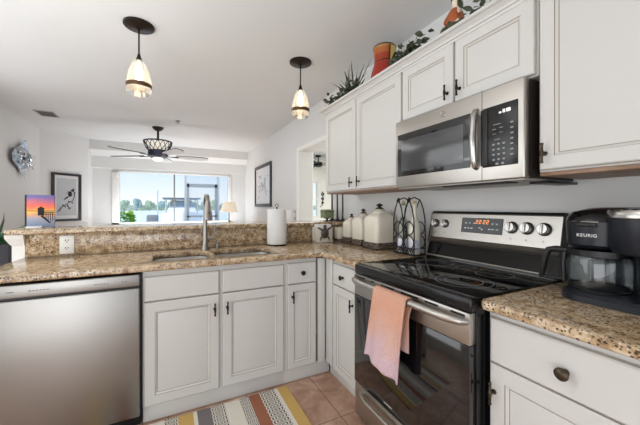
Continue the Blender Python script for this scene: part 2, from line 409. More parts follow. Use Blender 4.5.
# far window
mb = MB()
for x0, x1 in ((-1.06, -.93), (1.245, 1.31)): mb.box(x0, x1, 7.33, 7.45, .88, 2.0, .006)
mb.box(-1.06, 1.31, 7.33, 7.45, 1.972, 2.0, .004); mb.box(-1.06, 1.31, 7.33, 7.45, .88, .93, .006); mb.box(-1.14, 1.38, 7.29, 7.36, .845, .885, .006)
wf = struct(mb, 'window_1', WHITE)
mb = MB(); mb.box(-.98, -.95, 7.31, 7.33, 1.86, 1.965, .004); part(mb, 'latch_block', PLASTW, wf)
DARKF = mat('grey_aluminium', (120, 124, 128), 0.5, 0.3)
mb = MB(); mb.box(.072, .10, 7.37, 7.41, .93, 1.972, .003); part(mb, 'mullion', DARKF, wf)
mb = MB(); mb.box(-.93, 1.245, 7.392, 7.396, .93, 1.972); part(mb, 'window_glass', WPANE, wf, smooth=0)
# the porch screen wall outside
ALU = mat('white_aluminium', (206, 208, 208), 0.5)
p = thing('porch_screen_wall', 'white aluminium framed porch screen outside the far window', 'screen', (0.4, 9.5, -.05))
mb = MB()
for a, b in ((.375, .435), (1.28, 1.34), (1.62, 1.70), (-2.2, -2.1)): mb.box(a, b, 9.47, 9.53, -.05, 2.6)
mb.box(-2.2, 2.6, 9.47, 9.53, 2.18, 2.25); part(mb, 'frame', ALU, p, smooth=0)
mb = MB()
for a, b, c, d in ((.44, .50, 0, 1.93), (1.21, 1.275, 0, 1.93), (.44, 1.275, 1.83, 1.93), (.44, 1.275, .95, 1.0), (.44, 1.275, 0, .2)): mb.box(a, b, 9.46, 9.52, c, d)
part(mb, 'screen_door', mat('grey_door_metal', (170, 174, 176), .5), p, smooth=0)
mb = MB(); mb.box(.50, 1.21, 9.49, 9.493, .2, 1.83); mb.box(1.34, 1.62, 9.49, 9.493, 0, 2.18); mb.box(.435, 1.28, 9.49, 9.493, 1.93, 2.18); part(mb, 'screen_mesh', SCREEN, p, smooth=0)

# ------------------------------------------------------------------ outside
mb = MB(); mb.box(-9, 9, 7.5, 11, -.4, -.05); struct(mb, 'ground', mat('porch_concrete', (214, 210, 202), .8), 0)
def water():
    m, t, b = _setup('sea_water'); o = t.nodes.new('ShaderNodeTexCoord').outputs['Object']
    b.inputs['Base Color'].default_value = lin((238, 242, 244)); b.inputs['Roughness'].default_value = 0.5; b.inputs['Specular IOR Level'].default_value = 0.15
    n = tex(t, 'ShaderNodeTexNoise', 1.4, o, Detail=4); k = t.nodes.new('ShaderNodeBump'); k.inputs['Strength'].default_value = .25
    t.links.new(n.outputs[0], k.inputs['Height']); t.links.new(k.outputs[0], b.inputs['Normal']); return m
mb = MB(); mb.box(-120, 160, 11, 182, -1.2, -.6); o = struct(mb, 'water', water(), 0)
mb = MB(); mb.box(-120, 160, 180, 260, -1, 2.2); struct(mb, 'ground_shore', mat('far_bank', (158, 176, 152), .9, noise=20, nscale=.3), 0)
FT = [mat('far_tree_crown', (150, 172, 142), .9, noise=18, nscale=1.2), mat('far_tree_crown_blue', (140, 165, 160), .9, noise=14, nscale=1.2)]  # distance haze put into the pale crown colours
TRUNK = mat('tree_trunk', (120, 112, 100), .9)
xs = [-30 + i * 5.2 for i in range(19)]
for i, x0 in enumerate(xs):
    y0 = 168 + random.uniform(0, 7); h = random.uniform(4.0, 6.2)
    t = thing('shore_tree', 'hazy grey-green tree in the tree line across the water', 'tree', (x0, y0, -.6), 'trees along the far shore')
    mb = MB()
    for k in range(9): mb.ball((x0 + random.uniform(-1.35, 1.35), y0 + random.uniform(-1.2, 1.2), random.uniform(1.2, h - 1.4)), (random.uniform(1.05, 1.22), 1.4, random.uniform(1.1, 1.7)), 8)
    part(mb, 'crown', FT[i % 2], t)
    mb = MB(); mb.cyl((x0, y0, -.6), (x0, y0, 2), .25, .15, 6); part(mb, 'trunk', TRUNK, t)
# boat on the water
b = thing('motorboat', 'white motorboat with a dark canopy moored beyond the porch screen', 'boat', (.58, 18.6, -.6))
BW = mat('boat_gelcoat', (238, 240, 240), .3)
mb = MB()
st = [(15.6, .05, 1.02), (16.2, .60, .98), (17.2, .95, .92), (18.6, 1.05, .88), (20.8, 1.0, .88)]
lp = []
for yy, hw, top in st:
    lp.append(([(.58 - hw, yy, top), (.58 - hw * .98, yy, .3), (.58 - hw * .6, yy + .1, -.45), (.58, yy + .12, -.75), (.58 + hw * .6, yy + .1, -.45), (.58 + hw * .98, yy, .3), (.58 + hw, yy, top)], 0))
mb.loops(lp); part(mb, 'hull', BW, b)
mb = MB(); mb.loops([(rr4, 0) for rr4 in ([(-.15, 17.6, .85), (1.31, 17.6, .85), (1.31, 19.2, .85), (-.15, 19.2, .85)], [(-.08, 17.75, 1.2), (1.24, 17.75, 1.2), (1.24, 19.2, 1.2), (-.08, 19.2, 1.2)])]); part(mb, 'console', BW, b)
mb = MB(); mb.loops([([(-.08, 17.76, 1.2), (1.24, 17.76, 1.2), (1.08, 18.1, 1.62), (.08, 18.1, 1.62)], 0), ([(-.08, 17.80, 1.2), (1.24, 17.80, 1.2), (1.08, 18.14, 1.62), (.08, 18.14, 1.62)], 0)]); part(mb, 'windscreen', mat('tinted_screen', (176, 190, 198), .3), b)
mb = MB(); mb.box(-.36, 1.52, 17.6, 19.7, 1.68, 1.75, .03); part(mb, 'canopy', mat('navy_canvas', (104, 118, 128), .8), b)
for sx_, sy_ in ((-.2, 17.8), (1.36, 17.8), (-.2, 19.5), (1.36, 19.5)):
    mb = MB(); mb.cyl((sx_, sy_, .8), (sx_, sy_, 1.69), .03, None, 8); part(mb, 'canopy_post', ALU, b)
mb = MB(); mb.cyl((-.60, 18.4, -.7), (-.60, 18.4, 2.15), .035, .03, 8); solo(mb, 'mooring_pole', ALU, 'thin pale pole rising from the water left of the boat', 'pole', (-.60, 18.4, -.7))
mb = MB(); mb.box(-6, -.55, 13.2, 14.4, -.1, .06); 
for xx in (-5.5, -3.5, -1.6): mb.cyl((xx, 13.3, -1), (xx, 13.3, .05), .1, None, 8)
solo(mb, 'dock', mat('weathered_boards', (178, 178, 172), .8), 'low weathered dock over the water left of the boat', 'dock', (-3, 13.8, -.6), smooth=0)
mb = MB(); mb.box(-.72, -.34, 11.4, 11.85, -.05, .78, .05); mb.box(-.72, -.36, 11.75, 11.9, .6, .98, .04); solo(mb, 'patio_chair', mat('grey_cover', (150, 154, 156), .8), 'grey covered patio chair outside the window near the water', 'chair', (-.53, 11.6, -.05))
t = thing('green_bush', 'bright yellow-green bush just outside the window, lower left', 'bush', (-.98, 8.5, -.05))
mb = MB()
for k in range(900):
    a = random.uniform(0, 2 * PI); el = random.uniform(-.4, 1); rr = random.uniform(.10, .20) * math.sqrt(max(.05, 1 - el * el * .7))
    pz = .62 + el * .5
    mb.leaf((-.98 + rr * math.cos(a), 8.5 + rr * math.sin(a), pz), (math.cos(a), math.sin(a), random.uniform(.1, .9)), random.uniform(.07, .12), .04)
part(mb, 'foliage', GREENL, t)
mb = MB()
for k in range(6): mb.cyl((-.98, 8.5, -.05), (-.98 + random.uniform(-.15, .15), 8.5 + random.uniform(-.15, .15), .9), .015, .006, 6)
part(mb, 'stem', TRUNK, t)

# ------------------------------------------------------------------ worktops
def rrect(x0, x1, y0, y1, r, n=6):
    o = []
    for cx, cy, a0 in ((x1 - r, y0 + r, -90), (x1 - r, y1 - r, 0), (x0 + r, y1 - r, 90), (x0 + r, y0 + r, 180)):
        for k in range(n + 1):
            a = R(a0 + 90 * k / n); o.append((cx + r * math.cos(a), cy + r * math.sin(a)))
    return o
SINKS = [(-.10, .25, 2.06, 2.41), (.285, .705, 2.06, 2.41)]
def slab(poly, holes, z0, z1, bev=.009):
    bm = bmesh.new(); es = []
    for pl in [poly] + holes:
        vs = [bm.verts.new((a, c, z1)) for a, c in pl]
        es += [bm.edges.new((vs[k], vs[(k + 1) % len(vs)])) for k in range(len(vs))]
    bmesh.ops.triangle_fill(bm, use_beauty=True, use_dissolve=False, edges=es)
    top = bm.faces[:]
    ret = bmesh.ops.extrude_face_region(bm, geom=top)
    bmesh.ops.translate(bm, vec=(0, 0, z0 - z1), verts=[v for v in ret['geom'] if isinstance(v, bmesh.types.BMVert)])
    bmesh.ops.recalc_face_normals(bm, faces=bm.faces)
    m = MB(); m.bm.free(); m.bm = bm
    eds = [e for e in bm.edges if len(e.link_faces) == 2 and e.calc_face_angle() > .7 and abs(e.verts[0].co.z - e.verts[1].co.z) < 1e-5]
    bmesh.ops.bevel(bm, geom=eds, offset=bev, segments=3, affect='EDGES', profile=.5)
    return m
m1 = slab([(-.86, 1.95), (.98, 1.95), (.997, 1.933), (.997, 1.478), (1.648, 1.478), (1.648, 2.618), (-.86, 2.618)], [rrect(*q[:4], .07)[::-1] for q in SINKS], .882, .918)
solo(m1, 'granite_worktop', GRANITE, 'speckled beige granite worktop with the sink cut into it', 'worktop', (.36, 2.2, .878))
m1 = slab([(.997, -1.6), (1.648, -1.6), (1.648, .704), (1.012, .704), (.997, .69)], [], .882, .918)
solo(m1, 'granite_worktop', GRANITE, 'granite worktop under the black coffee maker, right of the stove', 'worktop', (1.3, -.4, .878))
mb = MB(); mb.box(-.85, 1.648, 2.62, 2.645, .9185, 1.068, .002); solo(mb, 'granite_backsplash', GRANITE, 'upright granite backsplash strip behind the sink', 'backsplash', (.4, 2.63, .915))
m1 = slab([(-.945, 2.60), (-.925, 2.58), (1.648, 2.58), (1.648, 2.985), (-.925, 2.985), (-.945, 2.965)], [], 1.070, 1.102)
solo(m1, 'granite_bar_top', GRANITE, 'raised granite bar ledge running behind the sink', 'bar ledge', (.35, 2.78, 1.07))

# ------------------------------------------------------------------ base cabinets
def carcass(f, u0, u1, z0, z1, depth, parent, top=True):
    mb = MB()
    def bx(a, b, c, d, e0, e1):
        P = [f.p(a, c, -e0), f.p(b, d, -e1)]
        mb.box(min(P[0].x, P[1].x), max(P[0].x, P[1].x), min(P[0].y, P[1].y), max(P[0].y, P[1].y), c, d)
    bx(u0, u0 + .018, z0, z1, 0, depth); bx(u1 - .018, u1, z0, z1, 0, depth)
    bx(u0 + .018, u1 - .018, z0, z0 + .018, 0, depth); bx(u0 + .018, u1 - .018, z0 + .018, z1, depth - .012, depth)
    bx(u0 + .018, u1 - .018, z0 + .018, z1, 0, .012)
    if top: bx(u0 + .018, u1 - .018, z1 - .018, z1, .012, depth - .012)
    return part(mb, 'carcass', CAB, parent, smooth=0)
def kick(f, u0, u1, parent, d=-.015):
    mb = MB(); P = [f.p(u0, 0, d), f.p(u1, 0, d - .016)]
    mb.box(min(P[0].x, P[1].x), max(P[0].x, P[1].x), min(P[0].y, P[1].y), max(P[0].y, P[1].y), 0, .0985, .002); return part(mb, 'toe_kick', CAB, parent)

c = thing('sink_cabinet', 'off-white double-door base cabinet under the sink', 'cabinet', (.29, 2.28, 0))
carcass(PEN, -.14, .722, .10, .876, .60, c, top=False); kick(PEN, -.14, .722, c)
for u0, u1, hu in ((-.133, .279, .25), (.297, .709, .326)):
    part(slab_panel(PEN, u0, u1, .705, .848), 'false_drawer_front', DOORM, c)
    d = part(door_panel(PEN, u0, u1, .106, .7005), 'door', DOORM, c); pull(PEN, hu, .612, .02, d)
c = thing('narrow_cabinet', 'narrow off-white base cabinet with one drawer and door, right of the sink cabinet', 'cabinet', (.84, 2.28, 0))
carcass(PEN, .722, .968, .10, .876, .60, c); kick(PEN, .722, 1.084, c)
d = part(slab_panel(PEN, .736, .956, .704, .852), 'drawer', DOORM, c); knob(PEN, .847, .780, .02, d)
d = part(door_panel(PEN, .736, .956, .106, .6995, .045), 'door', DOORM, c); pull(PEN, .772, .615, .02, d)
mb = MB(); mb.box(.975, 1.034, 1.967, 1.985, .104, .872, .002); part(mb, 'corner_filler', CAB, c)
c = thing('corner_cabinet', 'off-white base cabinet in the corner, left of the stove', 'cabinet', (1.35, 1.72, 0))
carcass(RGT, 1.482, 1.962, .10, .876, .585, c); kick(RGT, 1.482, 1.985, c, -.03)
mb = MB(); mb.box(1.036, 1.055, 1.87, 1.962, .104, .872, .002); part(mb, 'corner_filler', CAB, c)
mb = MB(); mb.box(1.04, 1.055, 1.482, 1.555, .104, .872, .002); part(mb, 'end_stile', CAB, c)
d = part(slab_panel(RGT, 1.562, 1.855, .704, .852), 'drawer', DOORM, c); knob(RGT, 1.715, .775, .02, d)
d = part(door_panel(RGT, 1.562, 1.855, .100, .6995, .05), 'door', DOORM, c); pull(RGT, 1.595, .622, .02, d)
c = thing('drawer_cabinet', 'off-white base cabinet at the right edge, under the coffee maker', 'cabinet', (1.35, .2, 0))
carcass(RGT, -.40, .70, .10, .876, .585, c); kick(RGT, -.40, .70, c)
d = part(slab_panel(RGT, -.02, .690, .6915, .852), 'drawer', DOORM, c); knob(RGT, .456, .766, .02, d, ABRONZE, 1.12)
d = part(door_panel(RGT, .17, .690, .106, .6885), 'door', DOORM, c); pull(RGT, .672, .590, .02, d, ABRONZE)
d = part(door_panel(RGT, -.36, .155, .106, .6885), 'door', DOORM, c); pull(RGT, .02, .590, .02, d, ABRONZE)

# dishwasher
c = thing('dishwasher', 'stainless steel dishwasher left of the sink cabinet', 'dishwasher', (-.44, 2.25, 0))
mb = MB(); mb.box(-.748, -.143, 1.985, 2.55, .02, .870); part(mb, 'tub', BLACK, c, smooth=0)
mb = MB(); mb.box(-.742, -.152, 1.945, 1.984, .075, .796, .006, 3); part(mb, 'door_panel', STEELX, c)
mb = MB(); mb.box(-.742, -.152, 1.948, 1.984, .807, .871, .005, 3); cp = part(mb, 'control_strip', STEELX, c)
DP = mat('dark_print', (90, 90, 92), .5)
for rng in ((-.70, 1), (-.62, 6), (-.36, 5), (-.235, 2)):
    mb = MB()
    for k in range(rng[1]): mb.box(rng[0] + k * .014, rng[0] + k * .014 + (.025 if rng[1] == 1 else .008), 1.9465, 1.9485, .836, .840)
    part(mb, 'printed_mark', DP, cp, smooth=0)
mb = MB(); mb.box(-.74, -.154, 1.962, 1.984, .795, .808); part(mb, 'handle_recess', BLACK, c, smooth=0)
mb = MB(); mb.box(-.742, -.152, 2.0, 2.02, .0, .072); part(mb, 'kick_plate', BLACK, c, smooth=0)
c = thing('end_panel', 'off-white panel closing the left end of the dishwasher bay', 'panel', (-.80, 2.28, 0))
mb = MB(); mb.box(-.80, -.752, 1.97, 2.615, 0, .876, .003); part(mb, 'panel_board', CAB, c)

# sink
for_sink = thing('kitchen_sink', 'double-bowl stainless undermount sink in the granite worktop', 'sink', (.31, 2.23, .69))
for x0, x1, y0, y1 in SINKS:
    mb = MB(); lp = []
    for ins, z in ((-.012, .8775), (.002, .8775), (.004, .84), (.01, .72), (.03, .695), (.1, .688)):
        lp.append(([(a, b_, z) for a, b_ in rrect(x0 + ins, x1 - ins, y0 + ins, y1 - ins, max(.02, .07 - ins))], 0))
    mb.loops(lp, cap0=False); bo = part(mb, 'bowl', SINKM, for_sink)
    mb = MB(); mb.lathe([(0, .690), (.04, .690), (.043, .692), (.04, .6925), (0, .691)], ((x0 + x1) / 2, (y0 + y1) / 2, 0), 20); part(mb, 'drain', CHROME, bo)

# faucet
f = thing('faucet', 'tall brushed nickel pull-down kitchen faucet behind the sink', 'faucet', (.245, 2.47, .914))
fx, fy = .245, 2.47
mb = MB(); mb.lathe([(.031, .9145), (.031, .922), (.026, .932), (.0205, .96), (.0185, 1.06), (.0165, 1.10), (.0, 1.10)], (fx, fy, 0), 24); part(mb, 'body', NICKEL, f)
mb = MB(); pts = [(fx, fy, 1.09), (fx, fy, 1.20)] + [(fx, fy - .095 + .095 * math.cos(R(a)), 1.235 + .095 * math.sin(R(a))) for a in range(0, 165, 12)]
mb.tube(pts, .0165, 16); part(mb, 'spout', NICKEL, f)
pe = Vector(pts[-1]); mb = MB(); mb.tube([pe + Vector((0, .004, .012)), pe + Vector((0, -.010, -.04)), pe + Vector((0, -.020, -.10)), pe + Vector((0, -.024, -.125))], [.0185, .023, .030, .028], 16)
sp = part(mb, 'spray_head', NICKEL, f)
mb = MB(); mb.box(-.006, .006, -.003, .003, -.018, .018, .002, M=Matrix.Translation((fx + .004, pe.y - .040, 1.19 - .0)) @ Matrix.Identity(4)); part(mb, 'spray_button', BLACK, sp)
mb = MB(); mb.cyl((fx + .01, fy, 1.0), (fx + .062, fy, 1.0), .012, .011, 12); mb.tube([(fx + .058, fy, .992), (fx + .064, fy - .004, 1.03), (fx + .07, fy - .006, 1.095)], [.009, .006, .0055], 10); part(mb, 'lever', NICKEL, f)
mb = MB(); mb.lathe([(.02, .9145), (.02, .92), (.013, .925), (.012, .955), (.016, .957), (.016, .966), (0, .968)], (.335, 2.47, 0), 16); mb.tube([(.335, 2.47, .96), (.335, 2.44, .965), (.335, 2.42, .958)], .006, 8)
solo(mb, 'soap_pump', NICKEL, 'small nickel soap pump right of the faucet', 'soap dispenser', (.335, 2.47, .914))

# ------------------------------------------------------------------ stove
RY0, RY1 = .714, 1.473
r = thing('kitchen_range', 'freestanding stainless electric stove with black glass top and oven door', 'stove', (1.3, 1.09, 0))
mb = MB(); mb.box(1.0, 1.62, RY0, RY1, .02, .90, .003); part(mb, 'body', ENAMEL, r)
mb = MB(); mb.box(.968, 1.0, RY0, RY1, .865, .918, .008, 3); part(mb, 'front_rim', ENAMEL, r)
mb = MB(); mb.box(1.0, 1.56, RY0, RY1, .90, .920, .003); ct = part(mb, 'cooktop_glass', BLACKG, r)
RING = mat('burner_ring_print', (120, 120, 122), .3)
for bx_, by_, br in ((1.17, .90, .115), (1.17, .90, .075), (1.17, 1.28, .09), (1.42, .92, .08), (1.42, 1.29, .105), (1.45, 1.10, .05)):
    mb = MB(); mb.lathe([(br, .9202), (br + .0025, .9206), (br + .005, .9202)], (bx_, by_, 0), 56, close=False); part(mb, 'burner_ring', RING, ct)
mb = MB(); mb.prism([(1.545, .918), (1.575, 1.020), (1.62, 1.020), (1.62, .90), (1.545, .90)], RY0, RY1, lambda a, b_, t: (a, t, b_)); part(mb, 'back_riser', BLACKG, r, smooth=0)
mb = MB(); mb.tube([(1.535, RY0 + .01, .928), (1.545, RY0 + .01, .936), (1.545, RY1 - .01, .936), (1.535, RY1 - .01, .928)], .006, 8); part(mb, 'rear_trim', STEELH, r)
# slanted control panel
PX = lambda z: 1.568 + (z - 1.02) * .17
mb = MB(); mb.prism([(1.564, 1.020), (1.553, 1.035), (PX(1.06), 1.055), (PX(1.205), 1.205), (PX(1.205) + .012, 1.214), (1.635, 1.214), (1.635, 1.02)], RY0, RY1, lambda a, b_, t: (a, t, b_))
cp = part(mb, 'control_panel', STEELH, r, smooth=20)
mb = MB(); mb.prism([(PX(1.213) + .006, 1.2135), (PX(1.213) + .012, 1.222), (1.64, 1.222), (1.64, 1.2135)], RY0 - .003, RY1 + .003, lambda a, b_, t: (a, t, b_)); part(mb, 'panel_cap', BLACK, r)
for yy in (RY0 - .0035, RY1 + .0005):
    mb = MB(); mb.prism([(1.56, 1.02), (PX(1.213), 1.213), (1.638, 1.213), (1.638, 1.02)], yy, yy + .003, lambda a, b_, t: (a, t, b_)); part(mb, 'panel_end_cap', BLACK, r, smooth=0)
nrm = Vector((-1, 0, .17)).normalized(); upv = Vector((.17, 0, 1)).normalized(); uy = Vector((0, -1, 0))
def pan(y, z, d): return Vector((PX(z), y, z)) + nrm * d
mb = MB(); mb.loops([([pan(1.235, 1.099, 0), pan(.983, 1.099, 0), pan(.983, 1.186, 0), pan(1.235, 1.186, 0)], 0), ([pan(1.234, 1.1, .002), pan(.984, 1.1, .002), pan(.984, 1.185, .002), pan(1.234, 1.185, .002)], 0)])
dp = part(mb, 'display', BLACKG, cp)
for yy, zz in [(1.205, 1.155), (1.18, 1.155), (1.15, 1.155), (1.205, 1.125), (1.185, 1.125), (1.165, 1.125), (1.04, 1.155), (1.015, 1.155), (1.055, 1.125), (1.035, 1.125), (1.012, 1.125), (1.115, 1.13), (1.10, 1.122)]:
    mb = MB(); q = pan(yy, zz, .0025); mb.box(-.006, .006, -.003, .003, -.0004, .0004, M=basis(q, uy, upv, nrm)); part(mb, 'printed_mark', WHITETXT, dp, smooth=0)
mb = MB(); LED = mat('clock_digits', (40, 20, 10), .5, emit=(255, 150, 80), estr=2.2)
for k, yy in enumerate((1.135, 1.115, 1.09, 1.07)):
    q = pan(yy, 1.164, .0025)
    for a, b_, c_, d_ in ((-.006, .006, .0085, .0105), (-.006, .006, -.001, .001), (.0045, .0065, 0, .01), (-.0065, -.0045, -.0095, 0), (-.006, .006, -.0105, -.0085)):
        mb.box(a, b_, c_, d_, -.0003, .0003, M=basis(q, uy, upv, nrm))
part(mb, 'clock_digits', LED, dp, smooth=0)
qm = nrm.to_track_quat('Z', 'Y').to_matrix().to_4x4()
for yy in (1.432, 1.357, .937, .862, .785):
    big = 1.0 if yy > 1.2 else 1.18
    mb = MB(); mb.lathe([(.027 * big, 0), (.027 * big, .004), (.024 * big, .006), (.0, .006)], pan(yy, 1.143, 0), 28, M=qm)
    kb = part(mb, 'control_knob', BLACK, cp)
    mb = MB(); mb.lathe([(.0225 * big, .005), (.0215 * big, .024), (.019 * big, .027), (0, .027)], pan(yy, 1.143, 0), 28, M=qm)
    mb.box(-.0045, .0045, -.022 * big, .022 * big, .02, .034, .002, M=basis(pan(yy, 1.143, 0), uy, upv, nrm)); part(mb, 'knob_grip', KNOBM, kb)
    mb = MB(); mb.lathe([(.004, 0), (.004, .0006), (.0025, .0008)], pan(yy, 1.085, 0), 12, M=qm, close=False); part(mb, 'knob_mark', mat('panel_mark', (110, 108, 106), .5), cp)
# oven door
mb = MB(); mb.box(.966, .999, RY0 + .004, RY1 - .003, .745, .863, .004, 2); od = part(mb, 'oven_door', STEELH, r)
mb = MB(); mb.box(.966, .999, RY0 + .004, RY1 - .003, .240, .744, .003, 2); part(mb, 'door_glass', OVENG, od)
for a, b_ in ((1.466, 1.364), (1.309, 1.282), (1.224, 1.124), (1.076, .969), (.93, .86), (.80, .737)):
    mb = MB(); mb.box(.9645, .968, b_, a, .8465, .8545, .001); part(mb, 'vent_slot', BLACK, od, smooth=0)
mb = MB(); hp = [(.967, 1.452, .832), (.945, 1.44, .834), (.925, 1.40, .836), (.918, 1.34, .837), (.916, 1.09, .838), (.918, .84, .837), (.925, .78, .836), (.945, .74, .834), (.967, .728, .832)]
mb.tube(hp, [.012, .015, .016, .016, .016, .016, .016, .015, .012], 14); part(mb, 'oven_handle', STEELH, od)
mb = MB(); mb.box(.9645, .967, 1.14, 1.20, .262, .270); part(mb, 'maker_plate', GREYTXT, od)
mb = MB(); mb.box(.970, 1.0, RY0 + .004, RY1 - .003, .045, .232, .004); dr = part(mb, 'storage_drawer', STEELH, r)
mb = MB(); mb.tube([(.971, 1.40, .205), (.952, 1.385, .197), (.944, 1.33, .190), (.942, 1.09, .187), (.944, .85, .190), (.952, .80, .197), (.971, .785, .205)], .011, 12); part(mb, 'drawer_handle', STEELH, dr)
for yy in (.76, 1.43):
    for xx in (1.05, 1.56):
        mb = MB(); mb.cyl((xx, yy, 0), (xx, yy, .021), .018, None, 12); part(mb, 'foot', BLACK, r)

# towel over the oven handle
def towel_mat():
    m, t, b_ = _setup('peach_terry'); o = t.nodes.new('ShaderNodeTexCoord').outputs['Object']
    s = t.nodes.new('ShaderNodeSeparateXYZ'); t.links.new(o, s.inputs[0])
    n = tex(t, 'ShaderNodeTexNoise', 9, o, Detail=3)
    v = mth(t, 'ADD', mth(t, 'MULTIPLY', s.outputs['Z'], -2.5), mth(t, 'MULTIPLY', n.outputs[0], .55))
    c_ = ramp(t, v, [(.1, (238, 184, 158)), (.45, (240, 180, 152)), (.75, (240, 194, 178)), (1.0, (236, 204, 212))])
    t.links.new(c_, b_.inputs['Base Color']); b_.inputs['Roughness'].default_value = 1.0
    n2 = tex(t, 'ShaderNodeTexVoronoi', 210, o); k = t.nodes.new('ShaderNodeBump'); k.inputs['Strength'].default_value = .9; k.inputs['Distance'].default_value = .008
    t.links.new(n2.outputs['Distance'], k.inputs['Height']); t.links.new(k.outputs[0], b_.inputs['Normal']); return m
def towel_fn(u, v):
    # u across (0 = far end, 1 = near end), v along: front hem -> over the bar -> back hem
    yt = 1.195 - u * .225; rb = .0215; hx, hz = .917, .838
    fl = .345 - .02 * math.sin(u * 3.1) + .07 * max(0, u - .1) * (1.15 - u) * 2; bl = .235
    tot = fl + PI * rb + bl; s = v * tot
    wv = .010 * math.sin(u * 9 + .6) + .006 * math.sin(u * 17)
    if s < fl:
        q = (fl - s) / fl; z = hz - (fl - s); x_ = hx - rb - .006 * q + wv * q * .9
        y_ = yt + q * (.075 * (1 - u) ** 1.2 + .06 * u * (1 - q * .35))
    elif s < fl + PI * rb:
        a = (s - fl) / rb; x_ = hx - rb * math.cos(a); z = hz + rb * math.sin(a); y_ = yt
    else:
        q = (s - fl - PI * rb) / bl; x_ = hx + rb - .001 - wv * .25 * q; z = hz - q * bl; y_ = yt + .026 * u * min(1, q * 3) + .01 * q * (1 - u)
    return (x_, y_, z)
mb = MB(); mb.grid(towel_fn, 28, 70)
tw = solo(mb, 'dish_towel', towel_mat(), 'peach pink terry towel hanging over the oven handle', 'towel', (.917, 1.09, .838), smooth=80)
md = tw.modifiers.new('thick', 'SOLIDIFY'); md.thickness = .005; md.offset = 0

# ------------------------------------------------------------------ wall cabinets
def wall_cab(name, label, y0, y1, z0, z1, doors, loc):
    c_ = thing(name, label, 'cabinet', loc)
    carcass(UPP, y0, y1, z0, z1, .328, c_)
    for u0, u1, hu, hz, mm in doors:
        d_ = part(door_panel(UPP, u0, u1, z0 + .006, z1 - .006, .052), 'door', DOORM, c_); pull(UPP, hu, hz, .02, d_, mm)
    return c_
c = wall_cab('wall_cabinet', 'off-white wall cabinet with two doors above the canisters', 1.445, 2.47, 1.382, 2.105, [(1.965, 2.464, 2.02, 1.448, BRONZE), (1.451, 1.955, 1.915, 1.448, BRONZE)], (1.48, 1.96, 1.382))
mb = MB(); mb.box(1.318, 1.645, 1.445, 2.47, 1.370, 1.381, .002); part(mb, 'underside', WOOD, c)
c = wall_cab('wall_cabinet', 'short off-white double-door wall cabinet above the microwave', .672, 1.442, 1.778, 2.105, [(1.062, 1.437, 1.096, 1.846, BRONZE), (.679, 1.052, 1.022, 1.846, BRONZE)], (1.48, 1.06, 1.778))
c = wall_cab('wall_cabinet', 'off-white wall cabinet at the upper right, above the coffee maker', -.30, .668, 1.388, 2.105, [(.10, .662, .640, 1.457, ABRONZE), (-.29, .09, .06, 1.457, ABRONZE)], (1.48, .2, 1.388))
mb = MB(); mb.box(1.318, 1.645, -.30, .668, 1.372, 1.387, .002); part(mb, 'underside', WOOD, c)
prof = [(0, 2.095), (.004, 2.106), (.012, 2.108), (.015, 2.118), (.032, 2.132), (.044, 2.135), (.047, 2.138), (.047, 2.149), (.0, 2.149)]
mb = MB(); L0 = [[(1.30 - o_, -1.0, z) for o_, z in prof], [(1.30 - o_, 2.472 + o_, z) for o_, z in prof], [(1.648, 2.472 + o_, z) for o_, z in prof]]
mb.loops([(l, 0) for l in L0]); struct(mb, 'trim_3', CAB, 20)
mb = MB(); mb.box(1.302, 1.648, -1.0, 2.47, 2.108, 2.122); struct(mb, 'trim_4', CAB, 0)
mb = MB(); mb.box(1.03, 1.648, -1.6, -.42, 0, .876); o = solo(mb, 'base_unit', CAB, 'off-white base unit continuing past the right edge', 'cabinet', (1.35, -1, 0), smooth=0)

# microwave
m_ = thing('microwave', 'stainless over-the-range microwave with black door window and keypad', 'microwave', (1.45, 1.07, 1.365))
MY0, MY1 = .690, 1.446
mb = MB(); mb.box(1.292, 1.645, MY0 + .004, MY1 - .004, 1.368, 1.770, .002); part(mb, 'case', mat('dark_case', (44, 38, 34), .5), m_)
mb = MB(); mb.box(1.255, 1.290, MY0, MY1, 1.366, 1.772, .006, 3); fd = part(mb, 'front_panel', STEELH, m_)
mb = MB(); mb.box(1.2525, 1.2565, .928, 1.426, 1.435, 1.688, .0015); wd = part(mb, 'door_window', mat('microwave_glass', (20, 20, 22), .08, ior=1.6), fd)
mb = MB(); mb.box(1.2515, 1.253, .965, 1.39, 1.462, 1.648, .0005); part(mb, 'viewing_mesh', mat('viewing_mesh', (58, 60, 62), .16, ior=1.7), wd)
mb = MB(); mb.box(1.2525, 1.2565, .714, .866, 1.425, 1.688, .0015); kp = part(mb, 'keypad', mat('keypad_glass', (22, 22, 23), .2), fd)
mb = MB(); mb.box(1.254, 1.2575, .8695, .8715, 1.366, 1.772); part(mb, 'door_seam', BLACK, fd, smooth=0)
mb = MB()
hl = [(1.262, .897, 1.430), (1.246, .897, 1.434), (1.234, .897, 1.46), (1.228, .897, 1.56), (1.234, .897, 1.66), (1.246, .897, 1.686), (1.262, .897, 1.690)]
mb.tube(hl, .014, 12); part(mb, 'door_handle', KNOBM, fd)
mb = MB(); mb.box(1.250, 1.254, .842, .874, 1.432, 1.682, .001); part(mb, 'handle_recess_strip', BLACK, kp)  # black recess beside the door handle
mb = MB()
for yy, zz, a, b_ in [(.80, 1.605, .034, .0025), (.812, 1.585, .016, .0025), (.782, 1.588, .016, .0025), (.812, 1.565, .016, .0025), (.782, 1.568, .016, .0025), (.80, 1.54, .026, .0025)]: mb.box(1.2515, 1.2528, yy - a / 2, yy + a / 2, zz - b_ / 2, zz + b_ / 2)
for i in range(3):
    for j in range(4): mb.box(1.2515, 1.2528, .815 - i * .022 - .005, .815 - i * .022 + .005, 1.520 - j * .022 - .0035, 1.520 - j * .022 + .0035)
for j in range(7): mb.box(1.2515, 1.2528, .732, .744, 1.600 - j * .022 - .003, 1.600 - j * .022 + .003)
